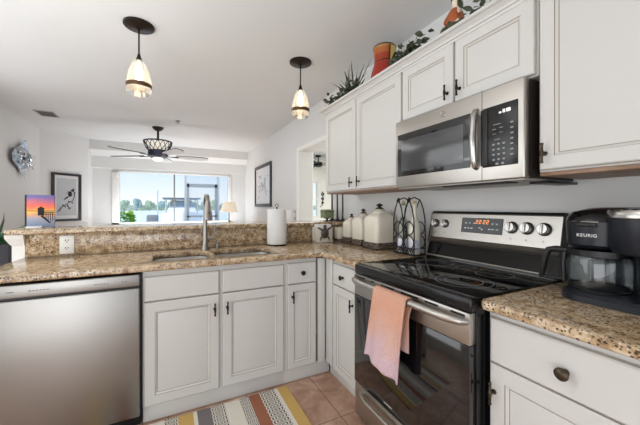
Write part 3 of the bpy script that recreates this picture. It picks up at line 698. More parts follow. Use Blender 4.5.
for yy in (.80, .775): mb.box(1.2515, 1.2528, yy - .006, yy + .006, 1.432, 1.440)
part(mb, 'key_print', GREYTXT, kp, smooth=0)
mb = MB()
for yy in (.786, .770, .755, .748): mb.box(1.2512, 1.2528, yy - .005, yy + .005, 1.648, 1.662 if yy < .78 else 1.655)
part(mb, 'clock_digits', mat('white_led', (200, 200, 200), .5, emit=(255, 255, 255), estr=.7), kp, smooth=0)
mb = MB(); mb.tube([(1.2545, 1.085 + .015 * math.cos(a * PI / 12), 1.728 + .015 * math.sin(a * PI / 12)) for a in range(24)], .0016, 6, closed=True)
lg = part(mb, 'badge_ring', KNOBM, fd)
part(text_mb('GE', .013, basis((1.2545, 1.085, 1.728), (0, -1, 0), (0, 0, 1), (-1, 0, 0))), 'badge_letters', mat('badge_grey', (120, 118, 114), .4), lg, smooth=0)
mb = MB(); mb.box(1.27, 1.64, MY0 + .01, MY1 - .01, 1.360, 1.3675); bt = part(mb, 'underside_plate', mat('grey_filter_metal', (176, 172, 166), .5, .3), m_, smooth=0)
mb = MB(); mb.box(1.285, 1.37, .78, 1.12, 1.354, 1.3605, .002); part(mb, 'grease_filter', BLACK, bt)
mb = MB(); mb.box(1.40, 1.645, MY0 - .012, MY0 + .06, 1.350, 1.3605, .002); part(mb, 'vent_duct', BLACK, bt)

# ------------------------------------------------------------------ coffee maker
k = thing('coffee_maker', 'black coffee maker with a glass carafe on the right worktop', 'coffee maker', (1.43, .42, .914))
NAVY = mat('satin_black', (26, 30, 38), .34)
def rr3(x0, x1, y0, y1, r, z): return [(a, b_, z) for a, b_ in rrect(x0, x1, y0, y1, r)]
mb = MB(); mb.loops([(rr3(1.275, 1.60, .12, .605, .085, .9145), 0), (rr3(1.275, 1.60, .12, .605, .085, .935), 0), (rr3(1.285, 1.60, .13, .595, .08, .945), 0)]); part(mb, 'base', NAVY, k)
mb = MB(); mb.lathe([(0, .9455), (.088, .9455), (.088, .949), (0, .949)], (1.415, .520, 0), 32); part(mb, 'warming_plate', BLACK, k)
mb = MB(); mb.loops([(rr3(1.51, 1.60, .40, .59, .03, .945), 0), (rr3(1.51, 1.60, .40, .59, .03, 1.12), 0)]); mb.loops([(rr3(1.33, 1.60, .14, .41, .06, .945), 0), (rr3(1.33, 1.60, .14, .41, .06, 1.12), 0)]); part(mb, 'tower', NAVY, k)
mb = MB(); mb.loops([(rr3(1.325, 1.60, .43, .60, .080, 1.100), 0), (rr3(1.31, 1.60, .425, .603, .085, 1.112), 0), (rr3(1.305, 1.60, .42, .605, .085, 1.193), 0)])
hd = part(mb, 'brew_head', NAVY, k)
mb = MB(); mb.loops([(rr3(1.305, 1.60, .42, .605, .085, 1.1935), 0), (rr3(1.308, 1.60, .42, .604, .085, 1.206), 0), (rr3(1.325, 1.60, .43, .59, .075, 1.228), 0), (rr3(1.37, 1.59, .44, .55, .05, 1.242), 0), (rr3(1.42, 1.57, .45, .52, .03, 1.246), 0)])
part(mb, 'brew_lid', mat('gloss_black', (14, 14, 16), .12), hd)
mb = MB(); mb.tube([(1.3035, .48, 1.1935), (1.3035, .52, 1.1935), (1.331, .579, 1.1935), (1.395, .6075, 1.1935)], .0022, 6); part(mb, 'lid_trim', CHROME, hd)
mb = MB(); mb.box(1.300, 1.312, .485, .545, 1.176, 1.189, .003); part(mb, 'lid_latch', BLACK, hd)
part(text_mb('KEURIG', .0152, basis((1.3045, .513, 1.146), (0, -1, 0), (0, 0, 1), (-1, 0, 0)), .0008, True), 'brand_lettering', WHITETXT, hd, smooth=0)
mb = MB(); mb.lathe([(.10, 1.095), (.108, 1.108), (.112, 1.19), (.112, 1.208), (0, 1.208)], (1.365, .36, 0), 40); ph = part(mb, 'pod_head', NAVY, k)
mb = MB(); mb.lathe([(.113, 1.2085), (.116, 1.212), (.116, 1.228), (.111, 1.236), (.094, 1.238), (.088, 1.234), (0, 1.234)], (1.365, .36, 0), 40); part(mb, 'silver_ring', KNOBM, ph)
mb = MB()
for a in range(26):
    q = R(a * 14); mb.ball((1.365 + .094 * math.cos(q), .36 + .101 * math.sin(q), 1.238), (.009, .006, .0025), 8, M=Matrix.Rotation(q, 4, 'Z'))
mb.ball((1.365, .36, 1.236), (.075, .075, .006), 24); part(mb, 'lid_pattern', BLACK, ph)
CG = thin_glass('carafe_glass', (214, 220, 222), gl=.10)
mb = MB(); mb.lathe([(.083, .951), (.089, .957), (.091, .97), (.0915, 1.03), (.090, 1.06), (.084, 1.072), (.078, 1.078)], (1.415, .520, 0), 40, close=False); cf = part(mb, 'carafe', CG, k)
mb = MB(); mb.lathe([(.080, 1.066), (.092, 1.069), (.092, 1.090), (.05, 1.096), (0, 1.096)], (1.415, .520, 0), 40); part(mb, 'carafe_lid', BLACK, cf)
mb = MB(); mb.tube([(1.385, .605, 1.078), (1.38, .64, 1.080), (1.376, .664, 1.074), (1.374, .676, 1.045), (1.374, .686, .985), (1.376, .692, .958)], [.013, .012, .0125, .0125, .011, .009], 12)
mb.tube([(1.382, .612, 1.07), (1.380, .616, 1.03), (1.381, .614, .958)], .009, 10); mb.tube([(1.376, .692, .962), (1.378, .65, .962), (1.381, .612, .966)], .0075, 10)
part(mb, 'carafe_handle', BLACK, cf)

# ------------------------------------------------------------------ rug
def pattern_mat():
    m, t, b_ = _setup('rug_ring_pattern'); uv = t.nodes.new('ShaderNodeUVMap').outputs[0]
    s = t.nodes.new('ShaderNodeSeparateXYZ'); t.links.new(uv, s.inputs[0])
    fx_ = mth(t, 'SUBTRACT', s.outputs[0], .5); fy_ = mth(t, 'SUBTRACT', mth(t, 'FRACT', s.outputs[1]), .5)
    d_ = mth(t, 'ADD', mth(t, 'POWER', mth(t, 'ABSOLUTE', mth(t, 'MULTIPLY', fx_, 2.1)), 4.0), mth(t, 'POWER', mth(t, 'ABSOLUTE', mth(t, 'MULTIPLY', fy_, 2.1)), 4.0))
    rng = mth(t, 'GREATER_THAN', mth(t, 'SINE', mth(t, 'MULTIPLY', mth(t, 'POWER', d_, .25), 17.0)), .15)
    c_ = mixc(t, rng, lin((226, 220, 208)), lin((70, 66, 66))); t.links.new(c_, b_.inputs['Base Color']); b_.inputs['Roughness'].default_value = .95; return m
RUGM = [mat('rug_mustard', (206, 170, 100), .95, bump=.3), mat('rug_white', (226, 220, 208), .95, bump=.3), pattern_mat(), mat('rug_rust', (158, 102, 76), .95, bump=.3), mat('rug_grey', (118, 112, 112), .95, bump=.3)]
stripes = [(.722, .653, 0), (.653, .632, 1), (.632, .528, 2), (.528, .457, 3), (.457, .396, 2), (.396, .307, 1), (.307, .224, 2), (.224, .146, 4), (.146, .125, 1), (.125, .043, 0), (.043, -.03, 2), (-.03, -.11, 1), (-.11, -.18, 2), (-.18, -.26, 3), (-.26, -.33, 2), (-.33, -.41, 0)]
bm = bmesh.new(); uvl = bm.loops.layers.uv.new('UVMap'); ry0, ry1 = 1.29, 1.955
for x1, x0, mi in stripes:
    for z, fl in ((.009, 0), (.001, 1)):
        q = [(x0, ry0), (x1, ry0), (x1, ry1), (x0, ry1)]
        if fl: q = q[::-1]
        fc = bm.faces.new([bm.verts.new((a, b_, z)) for a, b_ in q]); fc.material_index = mi
        for l in fc.loops: l[uvl].uv = ((l.vert.co.x - x0) / (x1 - x0), l.vert.co.y / .034)
bmesh.ops.remove_doubles(bm, verts=bm.verts, dist=1e-5)
be = [e_ for e_ in bm.edges if len(e_.link_faces) == 1]
bmesh.ops.bridge_loops(bm, edges=be)
mb = MB(); mb.bm.free(); mb.bm = bm
solo(mb, 'striped_rug', RUGM, 'striped kitchen rug in mustard, rust, grey and cream on the tiles', 'rug', (.15, 1.62, 0), smooth=0)

# ------------------------------------------------------------------ on the worktop and bar
t = thing('paper_towel_roll', 'white paper towel roll standing on a dark holder right of the sink', 'paper towel', (.832, 2.49, .914))
mb = MB(); mb.lathe([(.078, .9145), (.078, .922), (.07, .926), (0, .926)], (.832, 2.49, 0), 32); part(mb, 'holder_base', BRONZE, t)
mb = MB(); mb.lathe([(.02, .9275), (.082, .9275), (.084, .932), (.084, 1.222), (.081, 1.226), (.021, 1.226)], (.832, 2.49, 0), 48); part(mb, 'roll', PAPER, t)
mb = MB(); mb.cyl((.832, 2.49, .926), (.832, 2.49, 1.245), .006, None, 10); mb.tube([(.832 + .014 * math.cos(R(a)), 2.49, 1.258 + .014 * math.sin(R(a))) for a in range(0, 360, 24)], .003, 6, closed=True); part(mb, 'holder_rod', BRONZE, t)

t = thing('napkin_holder', 'white napkin holder with a dark turtle on its front', 'napkin holder', (1.305, 2.50, .914), rz=0)
tx, ty = 1.300, 2.49
TURT = mat('pewter', (92, 88, 84), .4, .6, noise=20, nscale=60)
mb = MB(); mb.box(tx - .085, tx + .085, ty - .015, ty + .095, .9145, .926, .003); mb.box(tx - .085, tx + .085, ty - .004, ty + .008, .926, 1.055, .003); mb.box(tx - .085, tx + .085, ty + .08, ty + .092, .926, 1.055, .003); part(mb, 'holder', CERAM, t)
mb = MB(); mb.box(tx - .075, tx + .08, ty + .012, ty + .075, .927, 1.082, .008); part(mb, 'napkins', PAPER, t)
mb = MB(); mb.ball((tx, ty - .010, 1.0), (.043, .014, .05), 20); mb.ball((tx, ty - .010, 1.062), (.018, .011, .02), 12)
for sx_, sz_, ex, ez in ((-1, 1.03, .074, 1.055), (1, 1.03, .074, 1.055), (-1, .97, .05, .932), (1, .97, .05, .932)):
    mb.tube([(tx + sx_ * .028, ty - .009, sz_), (tx + sx_ * (ex * .8), ty - .009, (sz_ + ez) / 2 + .006), (tx + sx_ * ex, ty - .009, ez)], [.014, .013, .006], 10, flat=.6)
part(mb, 'turtle', TURT, t)
t = thing('ceramic_crock', 'small white square crock between the turtle holder and the canisters', 'crock', (1.50, 2.555, .914))
mb = MB(); mb.lathe([(.05, .9145), (.055, .92), (.056, 1.035), (.052, 1.045), (.048, 1.045), (.046, .93), (0, .93)], (1.515, 2.555, 0), 32, sq=5, rot=R(0)); part(mb, 'pot', CERAM, t)
mb = MB(); mb.lathe([(.053, .918), (.059, .922), (.059, .934), (.0565, .936)], (1.515, 2.555, 0), 32, sq=5, close=False); part(mb, 'pewter_band', TURT, t)

def lattice():
    m, t_, b_ = _setup('pierced_bronze_band'); o_ = t_.nodes.new('ShaderNodeTexCoord').outputs['Object']
    n = tex(t_, 'ShaderNodeTexVoronoi', 75, o_); n.feature = 'DISTANCE_TO_EDGE'
    c_ = ramp(t_, n.outputs['Distance'], [(.10, (52, 40, 34)), (.2, (150, 138, 124))]); t_.links.new(c_, b_.inputs['Base Color']); b_.inputs['Roughness'].default_value = .45; b_.inputs['Metallic'].default_value = .3; return m
LAT = lattice()
def canister(x_, y_, hw, h, label):
    z0 = .914; t_ = thing('canister', label, 'canister', (x_, y_, z0), 'white canisters in a row under the wall cabinet')
    mb = MB(); mb.lathe([(hw * .96, z0 + .012), (hw, z0 + .02), (hw, z0 + h * .62), (hw * .95, z0 + h * .68), (hw * .72, z0 + h * .755), (hw * .62, z0 + h * .77), (0, z0 + h * .77)], (x_, y_, 0), 48, sq=7); part(mb, 'jar', CERAM, t_)
    mb = MB(); mb.lathe([(hw * .66, z0 + h * .772), (hw * .66, z0 + h * .79), (hw * .5, z0 + h * .835), (hw * .3, z0 + h * .87), (0, z0 + h * .875)], (x_, y_, 0), 32); ld = part(mb, 'lid', CERAM, t_)
    mb = MB(); mb.lathe([(hw * .34, z0 + h * .868), (hw * .30, z0 + h * .89), (hw * .12, z0 + h * .905), (hw * .12, z0 + h * .92), (hw * .26, z0 + h * .94), (hw * .26, z0 + h * .96), (hw * .1, z0 + h * .98), (0, z0 + h)], (x_, y_, 0), 20); part(mb, 'lid_knob', BRONZE, ld)
    mb = MB(); mb.lathe([(hw * 1.0, z0 + .006), (hw * 1.06, z0 + .008), (hw * 1.06, z0 + .046), (hw * 1.02, z0 + .05)], (x_, y_, 0), 48, sq=7, close=False); mb.lathe([(hw * 1.07, z0 + .044), (hw * 1.085, z0 + .048), (hw * 1.05, z0 + .053)], (x_, y_, 0), 48, sq=7, close=False)
    st_ = part(mb, 'pierced_band', LAT, t_)
    for sx_ in (-1, 1):
        for sy_ in (-1, 1):
            mb = MB(); mb.ball((x_ + sx_ * hw * .92, y_ + sy_ * hw * .92, z0 + .0072), .0068, 10); part(mb, 'foot', BRONZE, st_)
canister(1.535, 2.385, .066, .272, 'smallest white square canister, next to the turtle napkin holder')
canister(1.530, 2.185, .080, .320, 'middle white canister, between the smallest and the largest')
canister(1.520, 1.945, .098, .365, 'largest white square canister, beside the wire bottle rack')

# wire bottle rack with two bottles
t = thing('bottle_rack', 'black wrought iron scrolled rack holding two bottles beside the stove', 'rack', (1.50, 1.60, .914))
mb = MB(); ax, ay, hy, hx_ = 1.50, 1.59, .10, .05
for dx in (-hx_, hx_):
    for dy in (-1, 0, 1):
        pass
def arch(y0, y1, x_):
    c_ = (y0 + y1) / 2; hw = (y1 - y0) / 2
    return [(x_, y0, .918), (x_, y0 - .002, 1.05), (x_, y0, 1.16), (x_, y0 + hw * .35, 1.235), (x_, c_ - hw * .25, 1.278), (x_, c_, 1.296), (x_, c_ + hw * .25, 1.278), (x_, y1 - hw * .35, 1.235), (x_, y1, 1.16), (x_, y1 + .002, 1.05), (x_, y1, .918)]
for x_ in (ax - hx_, ax + hx_):
    for y0, y1 in ((ay - hy, ay - .004), (ay + .004, ay + hy)):
        mb.tube(arch(y0, y1, x_), .0042, 8)
        yc = (y0 + y1) / 2
        for zc, rr in ((1.10, .043), (1.005, .045)): mb.tube([(x_, yc + rr * math.cos(R(a)), zc + rr * math.sin(R(a))) for a in range(0, 360, 20)], .0035, 6, closed=True)
for y0, y1 in ((ay - hy, ay - .004), (ay + .004, ay + hy)):
    yc = (y0 + y1) / 2
    mb.tube([(ax - hx_, yc, 1.296), (ax, yc, 1.312), (ax + hx_, yc, 1.296)], .0042, 8)
    for x_ in (ax - hx_,): mb.tube([(x_ - .002, yc + (.017 - .0016 * k_ / 1.6) * math.cos(R(90 + 40 * k_)), 1.292 + (.017 - .0016 * k_ / 1.6) * math.sin(R(90 + 40 * k_))) for k_ in range(15)], .0045, 6)
part(mb, 'arched_frame', IRON, t)
mb = MB()
for z in (.921, .965): mb.tube([(ax - hx_, ay - hy, z), (ax - hx_, ay + hy, z), (ax + hx_, ay + hy, z), (ax + hx_, ay - hy, z)], .0042, 8, closed=True)
for k_ in range(-3, 4): mb.tube([(ax - hx_, ay + k_ * .03, .921), (ax + hx_, ay + k_ * .03, .921)], .003, 6)
part(mb, 'basket', IRON, t)
for y_ in (ay - hy + .02, ay - .02, ay + .02, ay + hy - .02):
    mb = MB(); mb.tube([(ax - hx_ - .005, y_ + (.018 - .0009 * k_) * math.cos(R(36 * k_)), .945 + (.018 - .0009 * k_) * math.sin(R(36 * k_))) for k_ in range(16)], .0034, 6)
    part(mb, 'scroll', IRON, t)
for nm, yc, lb in (('bottle', ay - .055, 'white oil bottle in the right half of the wire rack'), ('bottle', ay + .055, 'clear glass bottle in the left half of the wire rack')):
    bb = thing(nm, lb, 'bottle', (ax, yc, .925)); z0 = .9255
    mb = MB(); mb.lathe([(.0, z0), (.036, z0), (.04, z0 + .006), (.04, z0 + .17), (.036, z0 + .20), (.018, z0 + .25), (.0145, z0 + .27), (.0145, z0 + .325), (.0165, z0 + .33), (.0165, z0 + .342), (.012, z0 + .342)], (ax, yc, 0), 32, close=False)
    part(mb, 'glass', CERAM if yc < ay else GLASSB, bb)
    mb = MB(); mb.lathe([(.0405, z0 + .02), (.0412, z0 + .022), (.0412, z0 + .095), (.0405, z0 + .097)], (ax, yc, 0), 32, close=False); part(mb, 'label_band', mat('pale_label', (206, 208, 218), .7, noise=24, nscale=40), bb)
    mb = MB(); mb.lathe([(.0115, z0 + .335), (.0125, z0 + .36), (.0, z0 + .362)], (ax, yc, 0), 16); part(mb, 'stopper', mat('cork', (206, 186, 140), .8), bb)

# raised bar: candlesticks, jar candle, canvas
for i, (y_, lb) in enumerate(((2.88, 'leftmost of three tall black candlesticks on the bar end'), (2.765, 'middle of the three tall black candlesticks on the bar end'), (2.655, 'rightmost of three tall black candlesticks, nearest the canisters'))):
    if i == 0:
        cs = thing('candlestick', lb, 'candlestick', (1.60, y_, 1.1025), 'black candlesticks on the bar end')
        mb = MB(); mb.lathe([(.032, 1.1025), (.032, 1.110), (.024, 1.116), (.011, 1.13), (.009, 1.16), (.008, 1.38), (.011, 1.41), (.018, 1.425), (.018, 1.432), (0, 1.432)], (1.60, y_, 0), 24); part(mb, 'stem', mat('satin_black_metal', (38, 34, 34), .4, .3), cs)
        mb = MB(); mb.lathe([(.0105, 1.432), (.0105, 1.62), (.003, 1.625), (0, 1.625)], (1.60, y_, 0), 16); part(mb, 'taper_candle', mat('ivory_wax', (230, 222, 204), .6), cs)
    else: dup(cs, (1.60, y_, 1.1025), label=lb)
t = thing('jar_candle', 'green square candle on a black stand at the bar end', 'candle', (1.495, 2.80, 1.102))
mb = MB(); mb.lathe([(.04, 1.1025), (.04, 1.107), (.012, 1.112), (.012, 1.122), (.036, 1.128), (.036, 1.134), (0, 1.134)], (1.495, 2.80, 0), 24); part(mb, 'stand', BLACK, t)
mb = MB(); mb.box(1.44, 1.55, 2.745, 2.855, 1.1345, 1.224, .006); part(mb, 'wax_block', mat('sage_wax', (122, 132, 98), .6, noise=20, nscale=25), t)
mb = MB(); mb.box(1.437, 1.553, 2.742, 2.858, 1.196, 1.204, .002); part(mb, 'dark_band', mat('olive_band', (84, 88, 66), .6), t)

# sunset canvas standing on the bar
def sunset():
    m, t_, b_ = _setup('sunset_print'); o_ = t_.nodes.new('ShaderNodeTexCoord').outputs['Object']
    s = t_.nodes.new('ShaderNodeSeparateXYZ'); t_.links.new(o_, s.inputs[0])
    n = tex(t_, 'ShaderNodeTexNoise', 14, o_, Detail=5, Roughness=.6)
    v = mth(t_, 'ADD', mth(t_, 'DIVIDE', s.outputs['Z'], .235), mth(t_, 'MULTIPLY', mth(t_, 'SUBTRACT', n.outputs[0], .5), .28))
    c_ = ramp(t_, v, [(.02, (120, 138, 168)), (.28, (158, 160, 176)), (.42, (226, 160, 104)), (.5, (248, 196, 88)), (.57, (246, 140, 70)), (.68, (236, 104, 84)), (.8, (186, 104, 128)), (.92, (112, 100, 156)), (1.0, (96, 100, 160))])
    t_.links.new(c_, b_.inputs['Base Color']); b_.inputs['Roughness'].default_value = .5; return m
t = thing('sunset_canvas', 'sunset pier photo canvas propped on the bar ledge, left', 'picture', (-.818, 2.77, 1.102), rz=0)
SIL = mat('silhouette_black', (14, 14, 18), .7)
mb = MB(); mb.box(-.078, .078, 0, .018, .006, .232, .001); cv = part(mb, 'canvas', sunset(), t, local=True)
mb = MB(); mb.box(-.088, -.0783, -.001, .02, .005, .233); part(mb, 'dark_edge', BLACK, t, local=True)
mb = MB(); mb.box(-.078, .078, -.0008, 0, .118, .122)
mb.box(-.015, .022, -.001, 0, .088, .135); mb.loops([([(-.02, -.001, .135), (.028, -.001, .135), (.004, -.001, .152), (.003, -.001, .152)], 0), ([(-.02, 0, .135), (.028, 0, .135), (.004, 0, .152), (.003, 0, .152)], 0)])
mb.loops([([(.0, -.001, .082), (.012, -.001, .09), (.062, -.001, .035), (.05, -.001, .035)], 0), ([(.0, 0, .082), (.012, 0, .09), (.062, 0, .035), (.05, 0, .035)], 0)])
mb.box(.02, .078, -.001, 0, .108, .113); mb.box(.02, .078, -.001, 0, .094, .098)
for q in (.03, .042, .055, .068): mb.box(q, q + .004, -.001, 0, .05, .113)
part(mb, 'pier_print', SIL, cv, local=True, smooth=0)
mb = MB(); mb.box(-.075, .015, -.02, .03, .0005, .012, .001); part(mb, 'stand', PLASTW, t, local=True)
mb = MB(); mb.tube([(-.06, .018, .12), (-.10, .06, .002)], .003, 6); part(mb, 'easel_leg', BLACK, t, local=True)
t.rotation_euler = (0, 0, R(-8))

# wall outlet and switches
def outlet(nm, c_, uvec, nvec, label, kind):
    t_ = thing(nm, label, kind, c_); M = basis(c_, uvec, (0, 0, 1), nvec)
    mb = MB(); mb.box(-.040, .040, -.062, .062, 0, .005, .002, M=M); part(mb, 'cover_plate', PLASTW, t_)
    return t_, M
t, M = outlet('wall_outlet', (-.634, 2.6195, .991), (1, 0, 0), (0, -1, 0), 'white double power outlet on the granite backsplash', 'outlet')
for zz in (-.026, .026):
    mb = MB(); mb.lathe([(.0165, .004), (.0165, .0065), (0, .0065)], (0, 0, 0), 24, sq=3); bmesh.ops.transform(mb.bm, matrix=M @ Matrix.Translation((0, zz, 0)), verts=mb.bm.verts); so = part(mb, 'socket', PLASTW, t)
    mb = MB()
    for a in (-.0075, .0075): mb.box(a - .0025, a + .0025, zz - .001, zz + .010, .006, .0068, M=M)
    mb.lathe([(.0036, .0062), (.0036, .0069), (0, .0069)], (0, 0, 0), 10, M=M @ Matrix.Translation((0, zz - .008, 0))); part(mb, 'slots', BLACK, so, smooth=0)
for yy, lb, on in ((4.34, 'wide white switch plate on the right wall beyond the bar', 2), (4.10, 'narrow grey-edged switch plate, right one of the pair beyond the bar', 1)):
    c_ = (1.6495, yy, 1.13); t_ = thing('switch_plate', lb, 'switch', c_); M = basis(c_, (0, -1, 0), (0, 0, 1), (-1, 0, 0))
    mb = MB(); w_ = .08 if on == 2 else .045; mb.box(-w_, w_, -.075, .075, 0, .008, .002, M=M); part(mb, 'cover_plate', PLASTW if on == 2 else mat('grey_plate', (176, 176, 174), .5), t_)
    for k_ in range(on):
        mb = MB(); a = (k_ - (on - 1) / 2) * .07; mb.box(a - .016, a + .016, -.03, .03, .007, .011, .001, M=M); part(mb, 'rocker', PLASTW, t_)

# ------------------------------------------------------------------ on top of the wall cabinets
TOPZ = 2.1225
def garland(name, label, y0, y1, n, seed, x_=1.312, h=.15):
    random.seed(seed); c_ = (x_, (y0 + y1) / 2, TOPZ)
    t_ = thing(name, label, 'garland', c_)
    mb = MB(); pts = [(x_ + .012 * math.sin(k_ * 1.9), y0 + (y1 - y0) * k_ / 12, TOPZ + .012 + .02 * abs(math.sin(k_ * 1.3))) for k_ in range(13)]
    mb.tube(pts, .004, 6); part(mb, 'vine', TRUNK, t_)
    mb = MB()
    for k_ in range(n):
        yy = random.uniform(y0, y1); zz = TOPZ + .045 + random.uniform(0, h - .045) * random.uniform(.2, 1); a = random.uniform(0, 2 * PI)
        mb.leaf((x_ + random.uniform(-.04, .06), yy, zz), (math.cos(a), math.sin(a), random.uniform(-.2, .8)), random.uniform(.036, .058), random.uniform(.02, .034))
    part(mb, 'leaves', LEAF, t_); return t_
ivy = garland('ivy_garland', 'dark leafy garland at the far end of the cabinet top, left of the red vase', 1.93, 2.43, 170, 3)
garland('ivy_garland', 'dark green ivy garland on the cabinet top between the vase and the figurine', 1.24, 1.54, 120, 4)
garland('ivy_garland', 'short dark ivy sprig at the top edge, right of the figurine', .86, 1.0, 22, 5)
random.seed(9)
mb = MB()
for k_ in range(22):
    a = random.uniform(-1.1, 1.1); mb.leaf((1.33 + random.uniform(-.01, .01), 2.05 + random.uniform(-.04, .04), TOPZ + .03), (random.uniform(-.35, .2), math.sin(a), math.cos(a)), random.uniform(.16, .33), .016, bend=.1)
part(mb, 'grass_blades', LEAF, ivy)
v = thing('ceramic_vase', 'red and orange ceramic vase with a black rim on the cabinet top', 'vase', (1.43, 1.77, TOPZ))
def band_mat():
    m, t_, b_ = _setup('painted_glaze'); o_ = t_.nodes.new('ShaderNodeTexCoord').outputs['Object']; s = t_.nodes.new('ShaderNodeSeparateXYZ'); t_.links.new(o_, s.inputs[0])
    c_ = ramp(t_, mth(t_, 'DIVIDE', s.outputs['Z'], .32), [(0, (158, 44, 30)), (.55, (164, 50, 34)), (.60, (52, 32, 26)), (.63, (160, 62, 34)), (.78, (176, 100, 44)), (.90, (168, 128, 60)), (.945, (64, 56, 44))], 'CONSTANT')
    n = tex(t_, 'ShaderNodeTexNoise', 22, o_, Detail=4); c_ = mixc(t_, mth(t_, 'MULTIPLY', n.outputs[0], .35), c_, lin((150, 52, 34)))
    t_.links.new(c_, b_.inputs['Base Color']); b_.inputs['Roughness'].default_value = .35; return m
mb = MB(); z0 = TOPZ + .0005; mb.lathe([(0, z0), (.085, z0), (.105, z0 + .03), (.108, z0 + .07), (.095, z0 + .13), (.078, z0 + .18), (.074, z0 + .22), (.08, z0 + .29), (.086, z0 + .305), (.082, z0 + .315), (.074, z0 + .31), (.066, z0 + .22), (0, z0 + .2)], (1.43, 1.77, 0), 40); vb = part(mb, 'body', band_mat(), v)
mb = MB()
for a0, a1, mi in ((R(262), R(300), 0), (R(254), R(262), 1), (R(300), R(308), 1)):
    mb.mi = mi; mb.grid(lambda p_, q_: (1.43 + (.0775 + .009 * q_) * math.cos(a0 + (a1 - a0) * p_), 1.77 + (.0775 + .009 * q_) * math.sin(a0 + (a1 - a0) * p_), z0 + .195 + .1 * q_), 8, 4)
part(mb, 'yellow_panel', [mat('yellow_glaze', (204, 168, 84), .35), mat('dark_glaze', (52, 40, 34), .35)], v)
# seated figurine
fg = thing('figurine', 'seated figurine in an orange-brown coat with a white arm, on the cabinet top', 'figurine', (1.42, 1.15, TOPZ))
def skin_mesh(name, verts, edges, radii, m, parent, sub=2):
    me = bpy.data.meshes.new(name); me.from_pydata([Vector(p_) - ORG[parent.name] for p_ in verts], edges, []); o_ = bpy.data.objects.new(name, me); COL.objects.link(o_)
    sk = o_.modifiers.new('skin', 'SKIN'); ss = o_.modifiers.new('sub', 'SUBSURF'); ss.levels = sub; ss.render_levels = sub
    for i, rr in enumerate(radii): me.skin_vertices[0].data[i].radius = (rr, rr) if not isinstance(rr, tuple) else rr
    me.skin_vertices[0].data[0].use_root = True
    dg = bpy.context.evaluated_depsgraph_get(); nm = bpy.data.meshes.new_from_object(o_.evaluated_get(dg)); bpy.data.objects.remove(o_); bpy.data.meshes.remove(me)
    nm.name = name; nm.materials.clear(); nm.materials.append(m); nm.polygons.foreach_set('use_smooth', [True] * len(nm.polygons))
    o2 = bpy.data.objects.new(name, nm); COL.objects.link(o2); o2.parent = parent; ORG[o2.name] = ORG[parent.name]; return o2
gx, gy = 1.40, 1.125
RUST = mat('rust_glaze', (168, 88, 48), .45); FW = mat('figurine_cream', (232, 218, 200), .45); HAIR = mat('figurine_hair', (92, 52, 36), .5); OLIVE = mat('figurine_olive', (74, 76, 50), .55)
mb = MB(); mb.lathe([(0, TOPZ + .0005), (.06, TOPZ + .0005), (.062, TOPZ + .02), (.055, TOPZ + .075), (.045, TOPZ + .083), (0, TOPZ + .085)], (gx, gy, 0), 24); part(mb, 'pedestal', OLIVE, fg)
zb = TOPZ + .103
bd = skin_mesh('body', [(gx, gy, zb), (gx, gy, zb + .05), (gx, gy, zb + .095), (gx, gy, zb + .118), (gx, gy, zb + .145), (gx, gy, zb + .17),
                   (gx - .03, gy + .02, zb - .005), (gx - .07, gy + .024, zb - .012), (gx - .066, gy + .024, zb - .06), (gx - .082, gy + .024, zb - .066),
                   (gx - .03, gy - .02, zb - .005), (gx - .07, gy - .024, zb - .012), (gx - .066, gy - .024, zb - .06), (gx - .082, gy - .024, zb - .066)],
          [(0, 1), (1, 2), (2, 3), (3, 4), (4, 5), (0, 6), (6, 7), (7, 8), (8, 9), (0, 10), (10, 11), (11, 12), (12, 13)],
          [.034, .036, .032, .014, .024, .022, .02, .016, .012, .009, .02, .016, .012, .009], FW, fg)
skin_mesh('trousers', [(gx, gy, zb - .004), (gx - .03, gy + .02, zb - .005), (gx - .07, gy + .024, zb - .012), (gx - .067, gy + .024, zb - .05), (gx - .03, gy - .02, zb - .005), (gx - .07, gy - .024, zb - .012), (gx - .067, gy - .024, zb - .05)],
          [(0, 1), (1, 2), (2, 3), (0, 4), (4, 5), (5, 6)], [.037, .026, .022, .019, .026, .022, .019], OLIVE, fg)
skin_mesh('coat', [(gx, gy, zb + .0), (gx, gy, zb + .05), (gx, gy, zb + .097), (gx + .005, gy + .04, zb + .09), (gx - .02, gy + .055, zb + .045)], [(0, 1), (1, 2), (2, 3), (3, 4)], [.047, .050, .042, .021, .017], RUST, fg)
skin_mesh('raised_arm', [(gx - .005, gy - .036, zb + .088), (gx - .035, gy - .05, zb + .062), (gx - .06, gy - .072, zb + .074), (gx - .068, gy - .088, zb + .082)], [(0, 1), (1, 2), (2, 3)], [.015, .0125, .010, .009], FW, fg)
mb = MB(); mb.ball((gx + .004, gy, zb + .168), (.029, .029, .026), 16); part(mb, 'hair', HAIR, fg)

